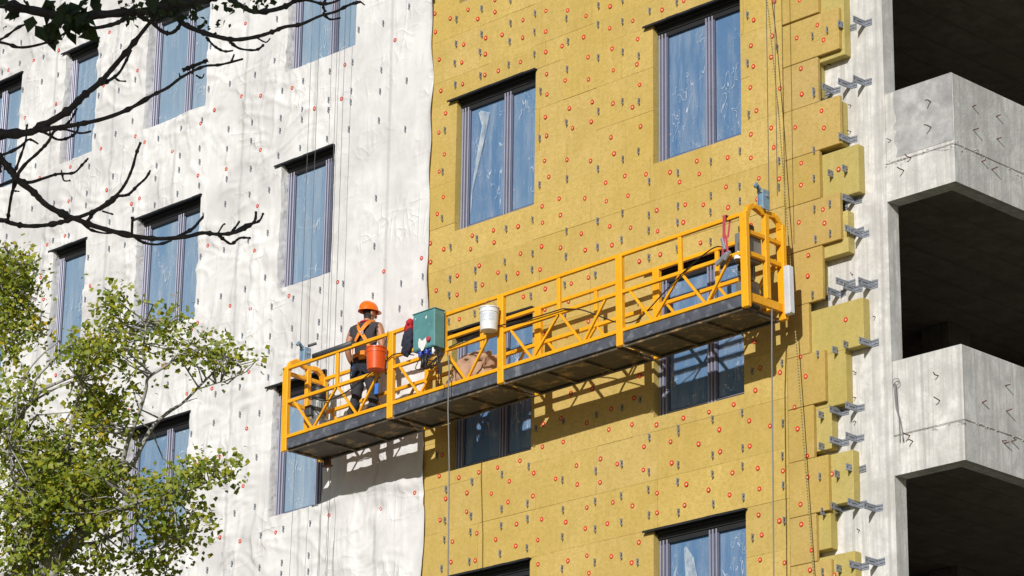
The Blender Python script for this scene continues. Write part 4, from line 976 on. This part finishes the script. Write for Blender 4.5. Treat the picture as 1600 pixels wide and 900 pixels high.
    m = MB(); m.bar((-.165, -.03, .80), (-.165, -.03, .95), .03, .025); m.bar((.095, -.13, .935), (.13, -.12, .985), .03, .02); m.build('blue_clip', M['bluecloth'], o)
    m = MB(); m.bar((.185, -.02, .50), (.185, -.01, .64), .055, .02); m.build('blue_pouch', M['bluecloth'], o)
    m = MB(); m.tube([(-.17, -.04, .97), (-.175, -.05, .8), (-.17, -.05, .66), (-.15, -.05, .6)], .01, 6); m.build('lanyard', M['black'], o)
worker()

# ---------------------------------------------------------------- leafy tree, lower left
def leaves(n_pts, centers, size, rgn, droop=.5, wide=1.0):
    """folded leaf blades around the given points; returns vertex and face arrays"""
    P = np.array(centers); N = len(P)
    d = rgn.normal(size=(N, 3)); d[:, 2] -= droop; d /= np.linalg.norm(d, axis=1)[:, None]
    u = rgn.normal(size=(N, 3))*.55+np.array([.45, -.95, .75]); s = np.cross(d, u); s /= np.linalg.norm(s, axis=1)[:, None]; nn = np.cross(s, d)
    L = size*rgn.uniform(.5, 1.35, N)[:, None]; Wd = L*rgn.uniform(.40, .54, N)[:, None]*wide
    v = np.stack([P, P+d*L*.42+s*Wd+nn*L*.10, P+d*L, P+d*L*.42-s*Wd+nn*L*.10, P+d*L*.45], 1).reshape(-1, 3)
    b = np.arange(N)[:, None]*5
    f = np.concatenate([b+np.array([[0, 1, 4]]), b+np.array([[1, 2, 4]]), b+np.array([[2, 3, 4]]), b+np.array([[3, 0, 4]])], 0)
    return v, f
def leaf_object(name, pts, size, mat, parent, rgn, droop=.5, wide=1.0):
    v, f = leaves(len(pts), pts, size, rgn, droop, wide); me = bpy.data.meshes.new(name); me.from_pydata(v.tolist(), [], f.tolist()); me.materials.append(mat); me.update(); return link(name, me, (), parent)
def branch(P, r0, r1, parent, mat, name='branch', knob=0.0, n=6, sub=4, rgn=rng):
    L = smoothline(P, sub); R = [r0+(r1-r0)*(i/(len(L)-1))**.8 for i in range(len(L))]
    R = [r*(1+knob*rgn.uniform(-.5, 1.0)) for r in R]
    o = MB().tube([tuple(q) for q in L], R, n).build(name, mat, parent); return L
def tree_leafy(name, lab, T, limbs, clumps, trunk, seed):
    rg = np.random.default_rng(seed)
    base = np.array(trunk[-1]); o = empty(name, (base[0], base[1], 0)); tag(o, lab, 'tree')
    off = -np.array([base[0], base[1], 0])
    branch([np.array(q)+off for q in trunk], trunk_r[0], trunk_r[1], o, M['bark_light'], 'trunk', .08, 9, 4, rg)
    sk = []
    for P, r0, r1, dt in limbs:
        W = [away(x, y, T+dt[0]+(dt[1]-dt[0])*i/(len(P)-1)) for i, (x, y) in enumerate(P)]
        L = branch([q+off for q in W], r0, r1, o, M['bark_light'], 'branch', .12, 6, 4, rg)
        sk += [q-off for q in L[len(L)//3:]]
    sk = np.array(sk); allp = []; yel = []; tw = MB()
    for (cx, cy, rx, ry, n, t0, yf) in clumps:
        k = 0; sub = []
        n = int(n*(.74 if cy < 680 else .90)); nc = max(4, n//20)
        cc = [(cx+rg.normal()*rx*.46, cy+rg.normal()*ry*.46, T+t0+rg.normal()*.30) for _ in range(nc)]
        for q in cc:
            w = away(*q)
            # a twig from the nearest limb to the spray of leaves
            dd = np.linalg.norm(sk-w, axis=1); j = dd.argmin()
            if dd[j] < 1.3: tw.tube([tuple(sk[j]+off), tuple((sk[j]*.5+w*.5)+off+rg.normal(size=3)*.04), tuple(w+off)], [.009, .006, .003], 4, caps=False)
            m_ = int(n/nc*rg.uniform(.5, 1.5)); pts = w+rg.normal(size=(m_, 3))*np.array([.085, .085, .075])
            (yel if rg.random() < yf else allp).append(pts)
    tw.build('twigs', M['bark_light'], o)
    A = np.concatenate(allp)+off; leaf_object('crown', A, .049, M['leaf'], o, rg)
    if yel: leaf_object('yellowing_leaves', np.concatenate(yel)+off, .046, M['leaf_yellow'], o, rg)
T1 = 27.0; trunk_r = (.16, .05)
base_xy = away(60, 940, T1+.1)
trunkA = [away(150, 812, T1), away(95, 868, T1+.05), base_xy, (base_xy[0]-.35, base_xy[1]-.2, 5.2), (base_xy[0]-.45, base_xy[1]-.2, 2.5), (base_xy[0]-.4, base_xy[1]-.2, -.1)]
trunk_r = (.05, .17)
limbsA = [([(60,930),(100,870),(130,830),(150,810),(165,790)], .05, .03, (0, 0)), ([(150,812),(172,765),(180,755),(192,720),(200,690),(214,655),(228,610),(232,590),(262,570),(275,555)], .034, .008, (0, -.4)), ([(232,592),(226,575),(224,545),(228,510),(225,500)], .015, .006, (-.2, -.1)),
 ([(180,750),(205,728),(225,690),(240,665),(262,645),(285,630),(310,605),(335,580),(350,560)], .028, .006, (0, .4)), ([(265,640),(290,628),(308,622)], .008, .004, (.1, .2)), ([(310,608),(345,597),(355,600)], .007, .004, (.1, .2)),
 ([(120,845),(165,805),(205,793),(215,785)], .03, .01, (0, -.5)), ([(125,850),(150,848),(185,832),(215,815)], .022, .008, (0, .3)),
 ([(0,905),(30,890),(60,868),(80,850)], .04, .02, (.2, .5)), ([(-15,682),(20,655),(45,632),(65,610),(90,598),(118,587)], .03, .010, (.3, .0)), ([(50,628),(55,595),(75,572),(85,560),(105,545)], .014, .006, (.2, 0)), ([(20,655),(40,588),(65,555),(90,535)], .013, .005, (.3, .5)), ([(50,640),(58,648),(85,646),(110,644)], .008, .005, (.2, .1)), ([(55,625),(100,600),(125,595)], .012, .006, (.2, -.2)),
 ([(45,905),(50,860),(70,800),(100,720),(112,660),(128,600),(130,570),(170,500),(172,475)], .04, .006, (.1, .3)), ([(128,600),(150,560),(185,520),(212,508)], .012, .005, (.2, .1)), ([(295,855),(288,840),(298,815),(300,800)], .008, .004, (-.3, -.4)), ([(215,785),(250,775),(300,765),(330,750),(350,740)], .012, .004, (-.5, -.4)), ([(215,815),(245,850),(260,880)], .012, .005, (.2, .2)), ([(60,870),(40,800),(20,740),(15,690)], .03, .01, (.1, -.2))]
clA = [(120,555,26,30,420,-.1,.10), (185,470,32,24,230,.1,.05), (178,500,30,22,260,0,.08), (165,555,42,38,620,-.1,.14), (205,545,24,30,260,.1,.10), (255,505,30,22,300,.1,.12), (275,520,20,18,140,.1,.1), (275,548,20,16,150,.1,.05), (300,560,20,14,110,.2,.05), (345,548,28,16,330,.2,.04), (365,562,16,10,120,.2,.04), (398,562,10,8,36,.3,.0), (330,580,16,10,70,.2,.1), (205,600,16,12,90,0,0),
 (150,620,34,34,620,0,.12), (135,660,24,26,330,.1,.15), (170,650,26,26,360,.1,.08), (40,610,30,28,330,.3,.03), (20,650,34,32,420,.3,.05), (25,710,38,36,640,.2,.05), (80,690,34,28,430,.2,.05), (70,740,46,34,900,0,.12), (130,745,42,30,820,-.1,.16), (165,745,30,26,520,-.2,.14), (60,790,50,34,980,-.1,.16), (110,790,44,30,760,-.2,.10), (20,790,30,40,560,.1,.05), (25,850,34,36,560,.1,.04), (75,840,32,26,360,.1,.04), (165,800,24,24,300,-.2,.10), (150,700,20,14,140,.1,.05), (185,672,16,10,90,.1,0),
 (215,760,24,18,240,-.3,.06), (245,770,30,20,340,-.4,.05), (275,760,24,18,230,-.4,.04), (300,745,22,14,200,-.4,.03), (335,728,22,12,170,-.4,0), (362,738,14,10,90,-.4,0), (235,810,24,18,230,-.2,.05), (265,835,28,20,320,-.2,.06), (285,850,16,12,120,-.3,.02), (300,815,20,14,120,-.3,.02), (318,800,14,8,70,-.3,0), (210,865,24,16,170,.1,.05), (250,885,26,18,200,.1,.05), (155,875,24,22,240,.1,.05), (110,880,24,24,240,.1,.03), (60,890,40,24,360,.1,.03), (150,660,14,10,40,.2,.2)]
tree_leafy('leafy_tree', 'green leafy tree with pale forked branches in the lower left corner', T1, limbsA, clA, trunkA[::1], 5)
# second, denser tree at the left edge
bx = away(-60, 940, T1+2.2); trunk_r = (.06, .16)
trunkB = [away(-40, 520, T1+2.0), away(-55, 700, T1+2.1), bx, (bx[0], bx[1], 4.0), (bx[0]+.1, bx[1], -.1)]
limbsB = [([(-42,560),(-10,520),(20,480),(35,450)], .03, .006, (2, 2)), ([(-40,525),(-10,450),(10,400),(8,375)], .03, .006, (2, 2)), ([(-20,540),(10,530),(40,520),(60,515)], .014, .005, (2, 2)), ([(-30,480),(0,440),(30,420),(48,412)], .014, .005, (2, 2))]
clB = [(10,400,26,22,420,2,.10), (18,440,30,30,760,2,.06), (40,425,18,16,200,2,.12), (25,490,28,26,560,2,.08), (45,515,22,18,260,2,.40), (10,530,26,22,320,2,.30), (5,560,16,14,110,2,.1), (58,455,5,18,24,2,.2), (-10,470,30,50,600,2.1,.05), (68,520,6,5,14,2,.7)]
tree_leafy('leafy_tree', 'dense green treetop with a few yellow leaves at the left edge', T1, limbsB, clB, trunkB, 9)

# ---------------------------------------------------------------- near tree: dark limbs hanging into the upper left, with an added shading crown out of frame
T2 = 12.0
rg = np.random.default_rng(21)
b0 = away(-420, 330, T2); tb = empty('overhanging_tree', (b0[0], b0[1], 0)); tag(tb, 'dark overhanging bare branches with a few large leaves in the upper left', 'tree'); off = -np.array([b0[0], b0[1], 0])
branch([b0*np.array([1,1,0])+off+np.array([0,0,-.1]), b0*np.array([1,1,.5])+off+np.array([.08,.05,0]), b0+off, b0+off+np.array([.1, -.2, 2.2]), b0+off+np.array([.5, -.9, 4.0])], .19, .07, tb, M['bark'], 'trunk', .05, 10, 4, rg)
BRN = [([(-420,300),(-250,240),(-100,215),(0,210),(45,207),(62,199),(105,174),(130,150),(155,130),(178,104),(205,72),(232,38),(252,14),(262,-10)], 16, 5), ([(60,203),(85,200),(118,195),(160,186),(200,171),(240,148),(262,137),(285,120),(318,104),(345,101),(380,92)], 8, 3),
 ([(153,132),(168,127),(185,115),(196,97),(205,78)], 5, 4), ([(178,120),(186,126),(197,127)], 3, 2), ([(-120,190),(-40,215),(2,250),(18,268),(28,282),(50,298),(72,320),(100,335),(118,342),(150,354),(200,367),(245,373),(290,370),(316,364),(340,366),(365,364),(385,356),(398,345),(400,330)], 13, 4), ([(365,364),(384,352),(404,346),(411,334)], 5, 3),
 ([(-110,340),(0,344),(15,348),(40,353),(70,352),(100,346),(135,335),(160,322),(183,304),(197,285),(207,262),(213,240),(220,222)], 8, 4), ([(183,306),(200,304),(215,290),(228,278),(235,266)], 5, 3), ([(137,345),(150,330),(170,320),(185,306)], 5, 3), ([(160,330),(177,335)], 3, 2), ([(190,306),(203,305)], 4, 2),
 ([(25,278),(45,285),(70,278),(90,272),(115,270),(128,258),(138,247)], 6, 3), ([(97,270),(100,282),(110,282)], 3, 2), ([(97,275),(96,266)], 2.5, 2), ([(25,276),(40,256),(58,240),(75,222),(85,205),(100,202),(125,208),(143,205)], 6, 3), ([(22,272),(30,250),(40,220),(42,195)], 4.5, 3), ([(25,280),(18,305),(14,330),(12,346)], 5, 4), ([(18,298),(30,299)], 2.5, 2), ([(-30,300),(0,290),(25,280)], 6, 5), ([(-60,255),(0,243),(30,230),(45,218),(60,225)], 5, 3), ([(0,270),(-1,250)], 6, 3),
 ([(125,345),(140,358),(160,364),(175,364)], 4, 3), ([(205,365),(222,378),(245,382),(268,376)], 5, 3), ([(206,364),(207,340)], 5, 4), ([(277,370),(300,358),(312,345),(317,339)], 5, 4), ([(340,366),(348,352),(352,350)], 3, 2), ([(362,362),(368,355),(374,346)], 4, 3), ([(340,366),(352,376),(362,381),(375,372),(392,372)], 5, 3),
 ([(60,203),(75,210),(90,218),(105,216),(120,206),(122,190)], 5, 3), ([(95,200),(110,188),(120,170)], 3, 3), ([(40,206),(43,194)], 3, 2), ([(78,210),(78,195)], 3, 2),
 ([(-200,-60),(-60,-20),(0,5),(60,18),(100,26),(145,24),(190,20),(225,18),(262,10),(300,4),(340,-6)], 15, 11), ([(-100,50),(0,66),(30,74),(60,70),(88,60),(110,45)], 5, 3), ([(-40,70),(0,62),(30,42),(55,34)], 4, 3), ([(135,45),(160,42),(185,35),(200,25)], 6, 5), ([(215,24),(238,36),(252,48),(266,52),(278,44),(282,32),(275,22)], 6, 5), ([(265,15),(285,36),(310,48),(335,56),(365,62),(398,58),(425,50),(445,42),(470,38),(500,25),(525,18),(545,8),(565,3)], 9, 3), ([(322,58),(335,72),(350,80),(364,79)], 4, 2.5), ([(360,66),(375,76),(400,78),(412,70)], 4, 3), ([(400,58),(415,66),(422,60)], 3, 2),
 ([(345,-10),(370,5),(395,18),(425,16),(450,8),(466,-4)], 8, 6), ([(466,2),(480,0),(505,6),(525,2),(540,-8)], 5, 3), ([(505,20),(515,30),(532,28)], 4, 3), ([(508,18),(505,8),(512,-6)], 4, 3), ([(545,8),(560,2),(570,8)], 3, 2), ([(285,110),(305,102),(325,94)], 6, 4), ([(300,115),(302,105)], 3, 2), ([(307,118),(315,122),(319,116)], 3, 2), ([(362,95),(366,85)], 3, 2.5), ([(282,122),(280,115)], 3, 2)]
for P, w0, w1 in BRN:
    d0 = rg.uniform(-.35, .35) if P[0][0] > 0 else 0.0
    W = [away(x, y, T2+d0*min(1, i*.3)*.5) for i, (x, y) in enumerate(P)]
    s = T2/FPX/2
    # buds and scars make the twigs knobbly
    L = smoothline([q+off for q in W], 6); R = [(w0+(w1-w0)*(i/(len(L)-1))**.7)*s*(1.08+(rg.uniform(.35, .75) if rg.random() < .16 else rg.uniform(-.14, .12))) for i in range(len(L))]
    MB().tube([tuple(q) for q in L], R, 6).build('branch', M['bark'], tb)
big = [(110,20,34,16,18), (106,42,28,16,13), (126,50,12,16,6), (60,10,34,10,8), (45,38,14,16,4), (20,14,22,12,5), (75,50,8,8,3), (138,34,12,12,4), (170,2,30,6,6), (230,-2,40,5,7), (300,-6,40,4,6)]
sml = [(208,22,16,12,22), (232,20,18,10,24), (262,26,20,10,24), (290,22,22,12,30), (205,35,8,6,8), (303,28,10,10,10), (290,4,24,8,20), (358,14,12,20,14), (366,6,10,8,8), (400,8,30,8,22), (330,45,14,6,6), (425,2,20,6,12), (195,5,12,10,10), (322,38,8,8,5), (5,48,3,4,2), (92,66,3,2,2)]
pts = np.concatenate([np.array([away(cx+rg.normal()*rx*.6, cy-8+rg.normal()*ry*.6, T2+rg.normal()*.08) for _ in range(n)]) for cx, cy, rx, ry, n in big])
leaf_object('large_leaves', pts+off, .074, M['leaf_dark'], tb, rg, 1.6, .72)
pts = np.concatenate([np.array([away(cx+rg.normal()*rx*.6, cy-3+rg.normal()*ry*.6, T2+rg.normal()*.08) for _ in range(n)]) for cx, cy, rx, ry, n in sml])
leaf_object('small_leaves', pts+off, .024, M['leaf_dark'], tb, rg, 1.0)
# unseen leaf mass added between these limbs and the sun to shade them
sd = -np.array(SUN); cc = np.array(away(130, 190, T2))+sd*3.6
e1 = np.cross(sd, [0, 0, 1]); e1 /= np.linalg.norm(e1); e2 = np.cross(e1, sd)
pts = []
for i in range(9000):
    a = rg.normal(size=2)*np.array([.62, .42]); t = rg.normal()*.5
    pts.append(cc+e1*a[0]+e2*a[1]+sd*t)
pts = np.array(pts)
leaf_object('crown', pts+off, .10, M['leaf_dark'], tb, rg, .8)  # out of view, added only to shade the limbs
for k in range(7):
    e = cc+e1*rg.normal()*.7+e2*rg.normal()*.4; s0 = b0+np.array([.3, -.5, 2.8+.2*k])
    branch([s0+off, (s0*.5+e*.5)+off+np.array([0, 0, .25]), e+off], .05, .012, tb, M['bark'], 'branch', .1, 6, 4, rg)
